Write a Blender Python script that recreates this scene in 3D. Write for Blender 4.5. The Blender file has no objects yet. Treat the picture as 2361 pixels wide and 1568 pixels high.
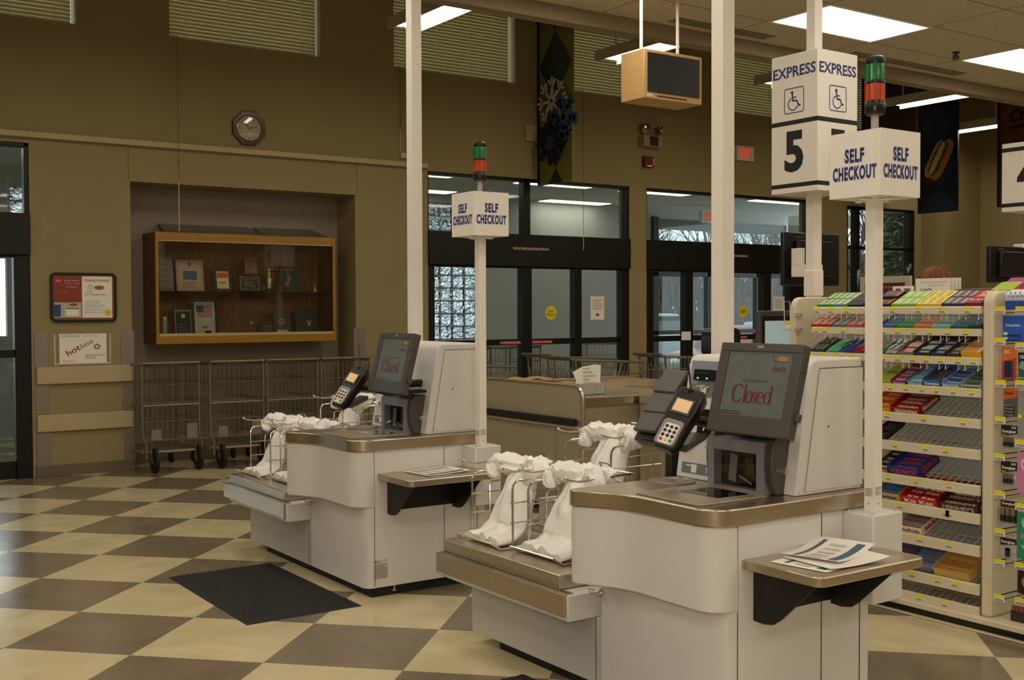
import bpy, bmesh, math, random
from mathutils import Vector, Matrix
R = math.radians
scn = bpy.context.scene
col = scn.collection
# ------------------------------------------------------------------ camera
f_px, W_px = 2609.12, 2361.0
yaw, pitch, roll = R(34.4889), R(-1.51357), R(-.210226)
Fv = Vector((math.sin(yaw)*math.cos(pitch), math.cos(yaw)*math.cos(pitch), math.sin(pitch)))
Rv = Vector((math.cos(yaw), -math.sin(yaw), 0)); Uv = Rv.cross(Fv)
rr = math.cos(roll)*Rv + math.sin(roll)*Uv
uu = -math.sin(roll)*Rv + math.cos(roll)*Uv
cd = bpy.data.cameras.new('camera'); cam = bpy.data.objects.new('camera', cd); col.objects.link(cam)
cam.matrix_world = Matrix(((rr.x, uu.x, -Fv.x, 0), (rr.y, uu.y, -Fv.y, 0), (rr.z, uu.z, -Fv.z, 1.4856), (0, 0, 0, 1)))
cd.sensor_width = 36; cd.lens = 36*f_px/W_px; cd.clip_start = .05; cd.clip_end = 300
scn.camera = cam
# ------------------------------------------------------------------ world, exposure
w = bpy.data.worlds.new('overcast_sky'); scn.world = w; w.use_nodes = True
bg = w.node_tree.nodes['Background']; bg.inputs[0].default_value = (.93, .965, 1, 1); bg.inputs[1].default_value = 1.25
vs = scn.view_settings; vs.view_transform = 'Standard'; vs.look = 'None'; vs.gamma = 1; vs.use_curve_mapping = False
vs.exposure = 1.15
LAMP = (1, .90, .77)
P_PANEL, P_PENDANT, P_VEST, P_FLASH = 3.6, 10.0, 4.2, 48

def lin(c):
    return tuple((x/12.92 if x <= .04045 else ((x+.055)/1.055)**2.4) for x in c)
def hx(s):
    return lin(tuple(int(s[i:i+2], 16)/255 for i in (0, 2, 4)))
# the camera's own flash, a hand's width above the lens
fl = bpy.data.lights.new('camera_flash', 'SPOT'); fl.energy = P_FLASH; fl.shadow_soft_size = .025; fl.spot_size = R(95); fl.spot_blend = .6
fl.color = (1, .93, .82)
flo = bpy.data.objects.new('camera_flash', fl); flo.location = (.02, -.04, 1.60); flo.rotation_euler = cam.matrix_world.to_euler(); col.objects.link(flo)

# ------------------------------------------------------------------ materials
_m = {}
def mat(name, c='808080', rough=.5, metal=0., noise=0., nscale=40., bump=0., emit=0., alpha=1., spec=.5, trans=0., coat=0.):
    if name in _m: return _m[name]
    m = bpy.data.materials.new(name); m.use_nodes = True; _m[name] = m
    nt = m.node_tree; b = nt.nodes['Principled BSDF']
    rgb = hx(c) if isinstance(c, str) else c
    b.inputs['Base Color'].default_value = (*rgb, 1); b.inputs['Roughness'].default_value = rough
    b.inputs['Metallic'].default_value = metal; b.inputs['Specular IOR Level'].default_value = spec
    b.inputs['Transmission Weight'].default_value = trans; b.inputs['Coat Weight'].default_value = coat
    if noise or bump:
        g = nt.nodes.new('ShaderNodeNewGeometry'); n = nt.nodes.new('ShaderNodeTexNoise'); n.inputs['Scale'].default_value = nscale
        n.inputs['Detail'].default_value = 3; nt.links.new(g.outputs['Position'], n.inputs['Vector'])
        if noise:
            mx = nt.nodes.new('ShaderNodeMix'); mx.data_type = 'RGBA'
            mx.inputs[6].default_value = (*[x*(1-noise) for x in rgb], 1); mx.inputs[7].default_value = (*[min(1, x*(1+noise)) for x in rgb], 1)
            nt.links.new(n.outputs[0], mx.inputs[0]); nt.links.new(mx.outputs[2], b.inputs['Base Color'])
        if bump:
            bp = nt.nodes.new('ShaderNodeBump'); bp.inputs['Strength'].default_value = bump; bp.inputs['Distance'].default_value = .002
            nt.links.new(n.outputs[0], bp.inputs['Height']); nt.links.new(bp.outputs[0], b.inputs['Normal'])
    if emit:
        b.inputs['Emission Color'].default_value = (*rgb, 1); b.inputs['Emission Strength'].default_value = emit
    return m
def glass(name, tint=(.8, .86, .86), f=1.0):
    if name in _m: return _m[name]
    m = bpy.data.materials.new(name); m.use_nodes = True; _m[name] = m; nt = m.node_tree; nt.nodes.clear()
    o = nt.nodes.new('ShaderNodeOutputMaterial'); t = nt.nodes.new('ShaderNodeBsdfTransparent'); g = nt.nodes.new('ShaderNodeBsdfGlossy')
    t.inputs[0].default_value = (*tint, 1); g.inputs['Roughness'].default_value = .02
    fr = nt.nodes.new('ShaderNodeFresnel'); gg = nt.nodes.new('ShaderNodeNewGeometry'); ior = nt.nodes.new('ShaderNodeMapRange'); ior.inputs[3].default_value = 1.5; ior.inputs[4].default_value = 1/1.5
    nt.links.new(gg.outputs['Backfacing'], ior.inputs[0]); nt.links.new(ior.outputs[0], fr.inputs[0])
    mu = nt.nodes.new('ShaderNodeMath'); mu.operation = 'MULTIPLY'; mu.inputs[1].default_value = f; nt.links.new(fr.outputs[0], mu.inputs[0])
    mx = nt.nodes.new('ShaderNodeMixShader'); nt.links.new(mu.outputs[0], mx.inputs[0]); nt.links.new(t.outputs[0], mx.inputs[1]); nt.links.new(g.outputs[0], mx.inputs[2])
    nt.links.new(mx.outputs[0], o.inputs[0]); return m
def lampmat(name, c, s):
    if name in _m: return _m[name]
    m = bpy.data.materials.new(name); m.use_nodes = True; _m[name] = m; nt = m.node_tree; nt.nodes.clear()
    o = nt.nodes.new('ShaderNodeOutputMaterial'); e = nt.nodes.new('ShaderNodeEmission'); e.inputs[0].default_value = (*c, 1); e.inputs[1].default_value = s
    nt.links.new(e.outputs[0], o.inputs[0]); return m
def brushed(name, c, rough=.32, axis='x'):
    if name in _m: return _m[name]
    m = mat(name, c, rough, 1.); nt = m.node_tree; b = nt.nodes['Principled BSDF']
    g = nt.nodes.new('ShaderNodeNewGeometry'); mp = nt.nodes.new('ShaderNodeMapping')
    mp.inputs['Scale'].default_value = (6, 6, 900); n = nt.nodes.new('ShaderNodeTexNoise'); n.inputs['Scale'].default_value = 1; n.inputs['Detail'].default_value = 2
    nt.links.new(g.outputs['Position'], mp.inputs[0]); nt.links.new(mp.outputs[0], n.inputs['Vector'])
    mr = nt.nodes.new('ShaderNodeMapRange'); mr.inputs[3].default_value = rough*.75; mr.inputs[4].default_value = rough*1.3
    nt.links.new(n.outputs[0], mr.inputs[0]); nt.links.new(mr.outputs[0], b.inputs['Roughness'])
    return m
def wood(name, c1, c2, rough=.35, sc=(3, 3, 30), dist=3):
    if name in _m: return _m[name]
    m = mat(name, c1, rough); nt = m.node_tree; b = nt.nodes['Principled BSDF']
    g = nt.nodes.new('ShaderNodeNewGeometry'); mp = nt.nodes.new('ShaderNodeMapping'); mp.inputs['Scale'].default_value = sc
    n = nt.nodes.new('ShaderNodeTexNoise'); n.inputs['Scale'].default_value = 2.5; n.inputs['Detail'].default_value = 5; n.inputs['Distortion'].default_value = dist
    cr = nt.nodes.new('ShaderNodeValToRGB'); cr.color_ramp.elements[0].color = (*hx(c1), 1); cr.color_ramp.elements[1].color = (*hx(c2), 1)
    cr.color_ramp.elements[0].position = .35; cr.color_ramp.elements[1].position = .65
    nt.links.new(g.outputs['Position'], mp.inputs[0]); nt.links.new(mp.outputs[0], n.inputs['Vector']); nt.links.new(n.outputs[0], cr.inputs[0]); nt.links.new(cr.outputs[0], b.inputs['Base Color'])
    return m
def floor_mat():
    m = mat('vinyl_checker', '888888', .16, spec=.5); nt = m.node_tree; b = nt.nodes['Principled BSDF']; N = nt.nodes.new; L = nt.links.new
    g = N('ShaderNodeNewGeometry'); ad = N('ShaderNodeVectorMath'); ad.operation = 'ADD'; ad.inputs[1].default_value = (-.95283, -5.36994, 0)
    L(g.outputs['Position'], ad.inputs[0])
    rt = N('ShaderNodeVectorRotate'); rt.rotation_type = 'Z_AXIS'; rt.inputs['Angle'].default_value = R(45); L(ad.outputs[0], rt.inputs['Vector'])
    ck = N('ShaderNodeTexChecker'); ck.inputs['Scale'].default_value = 1/.61
    zz = N('ShaderNodeVectorMath'); zz.operation = 'MULTIPLY_ADD'; zz.inputs[1].default_value = (1, 1, 0); zz.inputs[2].default_value = (0, 0, .3); L(rt.outputs[0], zz.inputs[0])
    L(zz.outputs[0], ck.inputs['Vector'])
    n1 = N('ShaderNodeTexNoise'); n1.inputs['Scale'].default_value = 130; n1.inputs['Detail'].default_value = 4; L(g.outputs['Position'], n1.inputs['Vector'])
    n2 = N('ShaderNodeTexNoise'); n2.inputs['Scale'].default_value = 2.3; n2.inputs['Detail'].default_value = 5; n2.inputs['Distortion'].default_value = 1.2; L(g.outputs['Position'], n2.inputs['Vector'])
    def ramp(c1, c2, a, z, src):
        cr = N('ShaderNodeValToRGB'); cr.color_ramp.elements[0].color = (*hx(c1), 1); cr.color_ramp.elements[1].color = (*hx(c2), 1)
        cr.color_ramp.elements[0].position = a; cr.color_ramp.elements[1].position = z; L(src.outputs[0], cr.inputs[0]); return cr
    dk = ramp('6a5f4c', '9c8e74', .3, .8, n1); lt = ramp('cdbd92', 'e0d2a8', .3, .7, n1)
    mx = N('ShaderNodeMix'); mx.data_type = 'RGBA'; L(ck.outputs['Fac'], mx.inputs[0]); L(dk.outputs[0], mx.inputs[6]); L(lt.outputs[0], mx.inputs[7])
    st = N('ShaderNodeMapRange'); st.inputs[1].default_value = .3; st.inputs[2].default_value = .7; st.inputs[3].default_value = .84; st.inputs[4].default_value = 1.05; L(n2.outputs[0], st.inputs[0])
    mu = N('ShaderNodeVectorMath'); mu.operation = 'SCALE'; L(mx.outputs[2], mu.inputs[0]); L(st.outputs[0], mu.inputs['Scale']); L(mu.outputs[0], b.inputs['Base Color'])
    rg = N('ShaderNodeMapRange'); rg.inputs[3].default_value = .10; rg.inputs[4].default_value = .26; L(n2.outputs[0], rg.inputs[0]); L(rg.outputs[0], b.inputs['Roughness'])
    bp = N('ShaderNodeBump'); bp.inputs['Strength'].default_value = .12; bp.inputs['Distance'].default_value = .003
    n3 = N('ShaderNodeTexNoise'); n3.inputs['Scale'].default_value = 9; L(g.outputs['Position'], n3.inputs['Vector']); L(n3.outputs[0], bp.inputs['Height']); L(bp.outputs[0], b.inputs['Normal'])
    return m
def ceil_mat():
    m = mat('ceiling_tile', 'c9bfa8', .9, noise=0); nt = m.node_tree; b = nt.nodes['Principled BSDF']; N = nt.nodes.new; L = nt.links.new
    g = N('ShaderNodeNewGeometry'); sp = N('ShaderNodeSeparateXYZ'); L(g.outputs['Position'], sp.inputs[0])
    def line(out, off, per):
        a = N('ShaderNodeMath'); a.operation = 'ADD'; a.inputs[1].default_value = 100*per-off; L(out, a.inputs[0])
        p = N('ShaderNodeMath'); p.operation = 'PINGPONG'; p.inputs[1].default_value = per/2; L(a.outputs[0], p.inputs[0])
        c = N('ShaderNodeMath'); c.operation = 'LESS_THAN'; c.inputs[1].default_value = .006; L(p.outputs[0], c.inputs[0]); return c
    a = line(sp.outputs[0], 6.59, 1.22); c = line(sp.outputs[1], 5.50, .61)
    mxm = N('ShaderNodeMath'); mxm.operation = 'MAXIMUM'; L(a.outputs[0], mxm.inputs[0]); L(c.outputs[0], mxm.inputs[1])
    n1 = N('ShaderNodeTexNoise'); n1.inputs['Scale'].default_value = 60; n1.inputs['Detail'].default_value = 6; L(g.outputs['Position'], n1.inputs['Vector'])
    cr = N('ShaderNodeValToRGB'); cr.color_ramp.elements[0].color = (*hx('a89e88'), 1); cr.color_ramp.elements[1].color = (*hx('cfc6b0'), 1); cr.color_ramp.elements[0].position = .35; cr.color_ramp.elements[1].position = .55
    L(n1.outputs[0], cr.inputs[0])
    mx = N('ShaderNodeMix'); mx.data_type = 'RGBA'; L(mxm.outputs[0], mx.inputs[0]); L(cr.outputs[0], mx.inputs[6]); mx.inputs[7].default_value = (*hx('7a705c'), 1)
    L(mx.outputs[2], b.inputs['Base Color']); return m
def glassblock_mat():
    m = mat('glass_block', 'dfe8ea', .12, trans=1.); nt = m.node_tree; b = nt.nodes['Principled BSDF']
    g = nt.nodes.new('ShaderNodeNewGeometry'); n = nt.nodes.new('ShaderNodeTexNoise'); n.inputs['Scale'].default_value = 11; n.inputs['Distortion'].default_value = 1.5
    bp = nt.nodes.new('ShaderNodeBump'); bp.inputs['Strength'].default_value = 1; bp.inputs['Distance'].default_value = .06
    nt.links.new(g.outputs['Position'], n.inputs['Vector']); nt.links.new(n.outputs[0], bp.inputs['Height']); nt.links.new(bp.outputs[0], b.inputs['Normal']); return m

M_wall = mat('tan_wall_paint', '93825a', .75, noise=.05, nscale=3)
M_wall2 = mat('niche_wall_paint', '8d8070', .8, noise=.04, nscale=3)
M_trim = mat('cream_trim', 'b5a37c', .5)
M_base = mat('brown_vinyl_base', '6d5c47', .5)
M_black = mat('black_anodised_metal', '14120f', .38, .3)
M_steel = brushed('brushed_steel', 'c6b9a6', .30)
M_guard = brushed('dull_steel_plate', '9c9186', .42)
M_chrome = mat('chrome', 'd8d2c8', .2, 1.)
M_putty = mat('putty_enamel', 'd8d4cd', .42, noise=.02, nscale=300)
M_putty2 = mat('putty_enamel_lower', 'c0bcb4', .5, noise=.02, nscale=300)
M_white = mat('white_enamel', 'efe8dc', .3)
M_rubber = mat('black_rubber', '15120e', .7)
M_plas = mat('dark_grey_plastic', '4a4540', .45)
M_plas2 = mat('black_plastic', '141211', .3)
M_silver = mat('silver_plastic', '8d8890', .38, .15)
M_zinc = mat('zinc_wire', '857b69', .42, .65)
M_paper = mat('white_paper', 'eee8dc', .8)
M_navy = mat('navy_ink', '1c2a6e', .6)
M_ink = mat('black_ink', '0c0b0a', .6)
M_red = mat('red_ink', 'a81c1c', .6)
M_yel = mat('yellow_print', 'e6cf12', .6)
M_bag = mat('white_bag_film', 'f3efe8', .38, noise=.02, nscale=20, bump=.5)
M_glass = glass('clear_glass', (.78, .84, .84))
M_glass2 = glass('cabinet_glass', (.92, .93, .9))
M_skin = mat('skin', 'c68f70', .5)

# ------------------------------------------------------------------ mesh builder
_txt = {}
def textgeo(s, bold=0.):
    k = (s, bold)
    if k in _txt: return _txt[k]
    c = bpy.data.curves.new('t', 'FONT'); c.body = s; c.size = 1; c.offset = bold; c.resolution_u = 3; c.align_x = 'LEFT'; c.space_character = 1.14 if bold > .04 else 1.0
    o = bpy.data.objects.new('t', c); col.objects.link(o)
    dg = bpy.context.evaluated_depsgraph_get(); dg.update()
    me = bpy.data.meshes.new_from_object(o.evaluated_get(dg))
    vs_ = [tuple(v.co) for v in me.vertices]; fs = [tuple(p.vertices) for p in me.polygons]
    xs = [v[0] for v in vs_]; ys = [v[1] for v in vs_]
    x0, x1, y0, y1 = min(xs), max(xs), min(ys), max(ys)
    r = ([((v[0]-x0)/(x1-x0)-.5, (v[1]-y0)/(y1-y0)-.5) for v in vs_], fs)
    bpy.data.objects.remove(o); bpy.data.curves.remove(c); bpy.data.meshes.remove(me)
    _txt[k] = r; return r
class MB:
    def __init__(s, o=(0, 0, 0)):
        s.v = []; s.f = []; s.mi = []; s.mats = []; s.o = Vector(o)
    def _m(s, m):
        if m not in s.mats: s.mats.append(m)
        return s.mats.index(m)
    def add(s, vs_, fs, m):
        k = len(s.v); i = s._m(m)
        s.v += [Vector(v)-s.o for v in vs_]
        for f in fs: s.f.append([k+j for j in f]); s.mi.append(i)
        return s
    def box(s, x0, x1, y0, y1, z0, z1, m):
        return s.add([(x, y, z) for x in (x0, x1) for y in (y0, y1) for z in (z0, z1)],
                     [(0, 1, 3, 2), (4, 6, 7, 5), (0, 4, 5, 1), (2, 3, 7, 6), (0, 2, 6, 4), (1, 5, 7, 3)], m)
    def obox(s, c, ax, ay, az, m):   # centre and three half vectors
        c = Vector(c); ax = Vector(ax); ay = Vector(ay); az = Vector(az)
        return s.add([c+i*ax+j*ay+k*az for i in (-1, 1) for j in (-1, 1) for k in (-1, 1)],
                     [(0, 1, 3, 2), (4, 6, 7, 5), (0, 4, 5, 1), (2, 3, 7, 6), (0, 2, 6, 4), (1, 5, 7, 3)], m)
    def quad(s, a, b, c, d, m): return s.add([a, b, c, d], [(0, 1, 2, 3)], m)
    def prism(s, poly, ax, a, b, m):
        n = len(poly)
        def P(p, t): return {'x': (t, p[0], p[1]), 'y': (p[0], t, p[1]), 'z': (p[0], p[1], t)}[ax]
        vs_ = [P(p, a) for p in poly]+[P(p, b) for p in poly]
        fs = [tuple(range(n))[::-1], tuple(range(n, 2*n))]+[(i, (i+1) % n, n+(i+1) % n, n+i) for i in range(n)]
        return s.add(vs_, fs, m)
    def tube(s, pts, r, m, n=8, closed=False, cap=True):
        pts = [Vector(p) for p in pts]; k = len(pts); rings = []
        rs = r if isinstance(r, (list, tuple)) else [r]*k
        pu = None
        for i in range(k):
            if closed: t = pts[(i+1) % k]-pts[i-1]
            else: t = pts[min(i+1, k-1)]-pts[max(i-1, 0)]
            t = t.normalized() if t.length > 1e-9 else Vector((0, 0, 1))
            if pu is None:
                a = Vector((0, 0, 1)) if abs(t.z) < .9 else Vector((1, 0, 0)); u = t.cross(a).normalized()
            else:
                u = pu-t*pu.dot(t)
                if u.length < 1e-6: u = t.orthogonal()
                u.normalize()
            pu = u; v = t.cross(u)
            rings.append([pts[i]+rs[i]*(math.cos(2*math.pi*j/n)*u+math.sin(2*math.pi*j/n)*v) for j in range(n)])
        vs_ = [p for g in rings for p in g]; fs = []
        for i in range(k if closed else k-1):
            q = (i+1) % k
            for j in range(n): fs.append((i*n+j, i*n+(j+1) % n, q*n+(j+1) % n, q*n+j))
        if not closed and cap: fs += [tuple(range(n))[::-1], tuple((k-1)*n+j for j in range(n))]
        return s.add(vs_, fs, m)
    def bar(s, a, b, r, m, n=6): return s.tube([a, b], r, m, n)
    def cyl(s, c, r, h, m, ax='z', n=24, r2=None):
        c = Vector(c); d = {'x': Vector((1, 0, 0)), 'y': Vector((0, 1, 0)), 'z': Vector((0, 0, 1))}[ax]
        return s.tube([c, c+d*h], [r, r if r2 is None else r2], m, n)
    def lathe(s, c, prof, m, ax=(0, 0, 1), n=24):
        ax = Vector(ax).normalized(); u = ax.orthogonal().normalized(); v = ax.cross(u); c = Vector(c)
        vs_ = [c+ax*h+r*(math.cos(2*math.pi*j/n)*u+math.sin(2*math.pi*j/n)*v) for r, h in prof for j in range(n)]
        fs = [(i*n+j, i*n+(j+1) % n, (i+1)*n+(j+1) % n, (i+1)*n+j) for i in range(len(prof)-1) for j in range(n)]
        fs += [tuple(range(n))[::-1], tuple((len(prof)-1)*n+j for j in range(n))]
        return s.add(vs_, fs, m)
    def sphere(s, c, r, m, sc=(1, 1, 1), n=14, k=9):
        prof = [(max(1e-4, math.sin(math.pi*i/k)), -math.cos(math.pi*i/k)) for i in range(k+1)]
        c = Vector(c); vs_ = [c+r*Vector((a*math.cos(2*math.pi*j/n)*sc[0], a*math.sin(2*math.pi*j/n)*sc[1], h*sc[2])) for a, h in prof for j in range(n)]
        fs = [(i*n+j, i*n+(j+1) % n, (i+1)*n+(j+1) % n, (i+1)*n+j) for i in range(k) for j in range(n)]
        return s.add(vs_, fs, m)
    def text(s, t, c, r, u, wd, ht, m, lift=.0012, bold=.0, shear=0):
        vs_, fs = textgeo(t, bold); r = Vector(r).normalized(); u = Vector(u).normalized(); n = r.cross(u)
        c = Vector(c)+n*lift
        return s.add([c+r*(x*wd+shear*y*ht)+u*(y*ht) for x, y in vs_], fs, m)
    def lines(s, c, r, u, wd, ht, k, m, lift=.0012, fill=.5, seed=0):   # rows of illegible small print
        rnd = random.Random(seed); r = Vector(r).normalized(); u = Vector(u).normalized(); n = r.cross(u); c = Vector(c)+n*lift
        for i in range(k):
            y = ht/2-(i+.5)*ht/k; x = -wd/2; hh = ht/k*fill/2; end = wd/2*(1 if rnd.random() < .7 else rnd.random())
            while x < end-.001:
                l = min(rnd.uniform(.06, .2)*wd, end-x)
                a = c+r*x+u*(y-hh); b = c+r*(x+l*.8)+u*(y-hh)
                s.quad(a, b, b+u*2*hh, a+u*2*hh, m); x += l
        return s
    def rect(s, c, r, u, wd, ht, m, lift=.001):
        r = Vector(r).normalized()*wd/2; u = Vector(u).normalized()*ht/2; c = Vector(c)+r.cross(u).normalized()*lift
        return s.quad(c-r-u, c+r-u, c+r+u, c-r+u, m)
    def disc(s, c, r, u, rad, m, lift=.001, n=24, ry=None):
        r = Vector(r).normalized(); u = Vector(u).normalized(); c = Vector(c)+r.cross(u)*lift; ry = ry or rad
        return s.add([c+r*rad*math.cos(2*math.pi*j/n)+u*ry*math.sin(2*math.pi*j/n) for j in range(n)], [tuple(range(n))], m)
    def xform(s, M):
        s.v = [M @ v for v in s.v]; return s
    def build(s, name, parent=None, bevel=0., seg=2, smooth=35, label=None):
        me = bpy.data.meshes.new(name); me.from_pydata([tuple(v) for v in s.v], [], s.f)
        for m in s.mats: me.materials.append(m)
        for p, i in zip(me.polygons, s.mi): p.material_index = i
        me.validate(); me.update()
        if smooth:
            for p in me.polygons: p.use_smooth = True
            me.set_sharp_from_angle(angle=R(smooth))
        o = bpy.data.objects.new(name, me); col.objects.link(o)
        if parent is not None: o.parent = parent
        else: o.location = s.o
        if bevel:
            b = o.modifiers.new('bevel', 'BEVEL'); b.width = bevel; b.segments = seg; b.limit_method = 'ANGLE'; b.angle_limit = R(40); b.harden_normals = False
        if label: o['label'] = label
        return o
def tag(o, label, cat, group=None, kind=None):
    if label: o['label'] = label
    if cat: o['category'] = cat
    if group: o['group'] = group
    if kind: o['kind'] = kind
    return o
def thing(name, label, cat, loc=(0, 0, 0), group=None, rz=0):
    o = bpy.data.objects.new(name, None); col.objects.link(o); o.location = loc; o.rotation_euler[2] = rz
    o.empty_display_size = .1
    return tag(o, label, cat, group)
def struct(o): o['kind'] = 'structure'; return o
def dup(root, loc=None, label=None, group=None, rz=None):
    r = root.copy(); col.objects.link(r)
    if loc is not None: r.location = loc
    if rz is not None: r.rotation_euler[2] = rz
    if label: r['label'] = label
    if group: r['group'] = group
    def rec(a, b):
        for ch in a.children:
            c = ch.copy(); col.objects.link(c); c.parent = b; rec(ch, c)
    rec(root, r)
    return r
def rpoly(x0, x1, y0, y1, r, n=5, rc=(1, 1, 1, 1)):
    out = []
    for k, (cx, cy, a0) in enumerate(((x1-r, y1-r, 0), (x0+r, y1-r, 90), (x0+r, y0+r, 180), (x1-r, y0+r, 270))):
        if not rc[k]:
            out.append(((x1, y1), (x0, y1), (x0, y0), (x1, y0))[k]); continue
        for i in range(n+1):
            a = R(a0+90*i/n); out.append((cx+r*math.cos(a), cy+r*math.sin(a)))
    return out
XR = (1, 0, 0); ZU = (0, 0, 1); YD = (0, -1, 0)     # a face looking at -Y reads along +X; one looking at -X reads along -Y
# ================================================================== setting
YW = 10.744; YB = 11.175; YO = 14.4; HC = 5.3
def wall_cells(x0, x1, z0, z1, holes, y0, y1, m, mb):
    xs = sorted({x0, x1}|{v for h in holes for v in h[:2] if x0 < v < x1}); zs = sorted({z0, z1}|{v for h in holes for v in h[2:4] if z0 < v < z1})
    for a, b in zip(xs, xs[1:]):
        run = None
        for c, d in zip(zs, zs[1:]):
            mx_, mz = (a+b)/2, (c+d)/2
            solid = not any(h[0] < mx_ < h[1] and h[2] < mz < h[3] for h in holes)
            if solid: run = (run[0], d) if run else (c, d)
            if (not solid or d == z1) and run:
                mb.box(a, b, y0, y1, run[0], run[1], m); run = None
    return mb
mb = MB(); mb.box(-6, 16.1, -4, YO+.1, -.1, 0, floor_mat()); struct(mb.build('floor', smooth=0))
blinds = [(1.03, 2.60), (3.45, 5.01), (5.86, 7.44), (8.28, 9.85), (10.69, 12.27), (13.1, 14.68)]
D0 = (-1.0, 2.18); D1 = (6.27, 9.15); D2 = (9.43, 12.46); W3 = (13.25, 14.82)
holes = [(D0[0], D0[1], 0, 2.985), (3.065, 5.39, 0, 2.70), (D1[0], D1[1], 0, 3.01), (D2[0], D2[1], 0, 3.01), (W3[0], W3[1], .45, 2.975)]
holes += [(a, b, 4.09, 5.05) for a, b in blinds]
mb = wall_cells(-6, 16.1, 0, HC, holes, YW, YW+.2, M_wall, MB())
struct(mb.build('wall_back', smooth=0))
mb = MB(); mb.box(2.9, 5.6, YB, YB+.1, 0, 2.9, M_wall2); mb.box(2.965, 3.065, YW+.2, YB, 0, 2.8, M_wall); mb.box(5.39, 5.49, YW+.2, YB, 0, 2.8, M_wall); mb.box(3.065, 5.39, YW+.2, YB, 2.70, 2.8, M_wall)
struct(mb.build('wall_niche', smooth=0))
mb = MB(); mb.box(15.9, 16.1, -4, YW, 0, HC, M_wall); struct(mb.build('wall_right', smooth=0))
mb = MB(); mb.box(14.98, 15.9, 10.35, YW, 0, HC, M_wall); struct(mb.build('wall_corner', smooth=0))
mb = MB(); mb.box(-6, 16.1, -4.1, -4, 0, HC, M_wall); struct(mb.build('wall_behind_shop', smooth=0))
mb = MB(); mb.box(-6.1, -6, -4, YW, 0, HC, M_wall); struct(mb.build('wall_left', smooth=0))
mb = MB(); mb.box(-6, 15.9, -4, 6.62, 3.7, 3.8, ceil_mat()); struct(mb.build('ceiling', smooth=0))
mb = MB(); mb.box(-6, 15.9, 6.60, YW, HC, HC+.1, mat('high_ceiling', '77694c', .9)); struct(mb.build('ceiling_high', smooth=0))
mb = MB(); mb.box(-6, 15.9, 6.62, 6.74, 3.585, HC, mat('bulkhead_paint', '8a7a60', .8)); struct(mb.build('trim_1', smooth=0))
mb = MB(); mb.box(-6, 2.16, YW-.05, YW, 3.03, 3.085, M_trim); mb.box(2.16, 6.25, YW-.05, YW, 3.03, 3.085, M_trim); struct(mb.build('trim_2', bevel=.006))
mb = MB()   # linear air slots beside the bulkhead
for a, b in ((3.4, 4.85), (5.95, 7.0), (8.0, 9.6)):
    for k in range(3): mb.box(a, b, 6.40+.05*k, 6.425+.05*k, 3.695, 3.70, M_base)
struct(mb.build('trim_3', smooth=0))
# thin seam lines of the wall cladding
mb = MB()
for x, z0, z1 in ((3.05, 2.70, 3.03), (5.41, 2.70, 3.03)): mb.box(x-.003, x+.003, YW-.003, YW, z0, z1, M_base)
struct(mb.build('trim_4', smooth=0))
# pillar: bumper boards, base
mb = MB()
for z0, z1 in ((.834, .99), (.405, .56)): mb.box(2.215, 3.075, YW-.035, YW, z0, z1, M_trim)
struct(mb.build('trim_5', bevel=.008))
mb = MB(); mb.box(2.2, 3.075, YW-.012, YW, 0, .10, M_base); mb.box(5.38, 6.27, YW-.012, YW, 0, .10, M_base); mb.box(3.065, 5.39, YB-.012, YB, 0, .10, M_base)
mb.box(9.15, 9.43, YW-.012, YW, 0, .1, M_base); mb.box(12.46, 13.5, YW-.012, YW, 0, .1, M_base)
struct(mb.build('baseboard_back', bevel=.003))
for k, (a, b, z0, z1) in enumerate(((2.205, 2.32, .99, 1.305), (2.96, 3.08, .99, 1.305), (2.205, 2.32, .57, .83), (2.97, 3.08, .57, .83), (2.215, 2.33, .10, .40), (2.98, 3.08, .10, .40), (5.36, 5.50, .1, 1.31))):
    mb = MB((a, YW, z0)); mb.box(a, b, YW-.006, YW-.0005, z0, z1, M_guard)
    side = a if k % 2 == 0 and k < 6 else (b if k < 6 else a)
    if k != 6: mb.box(side-.003, side+.003, YW-.006, YW+.08, z0, z1, M_guard)
    g = mb.build('corner_guard', bevel=.001)
    where = ['upper guard on the left corner of the pillar beside the left entrance', 'upper guard on the right corner of the pillar, at the niche edge', 'middle guard on the left corner of the pillar, between the two bumper boards',
             'middle guard on the right corner of the pillar, between the two bumper boards', 'lowest guard on the left corner of the pillar, at the floor', 'lowest guard on the right corner of the pillar, at the floor', 'tall guard on the right edge of the niche'][k]
    tag(g, 'steel '+where, 'corner guard')
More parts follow.
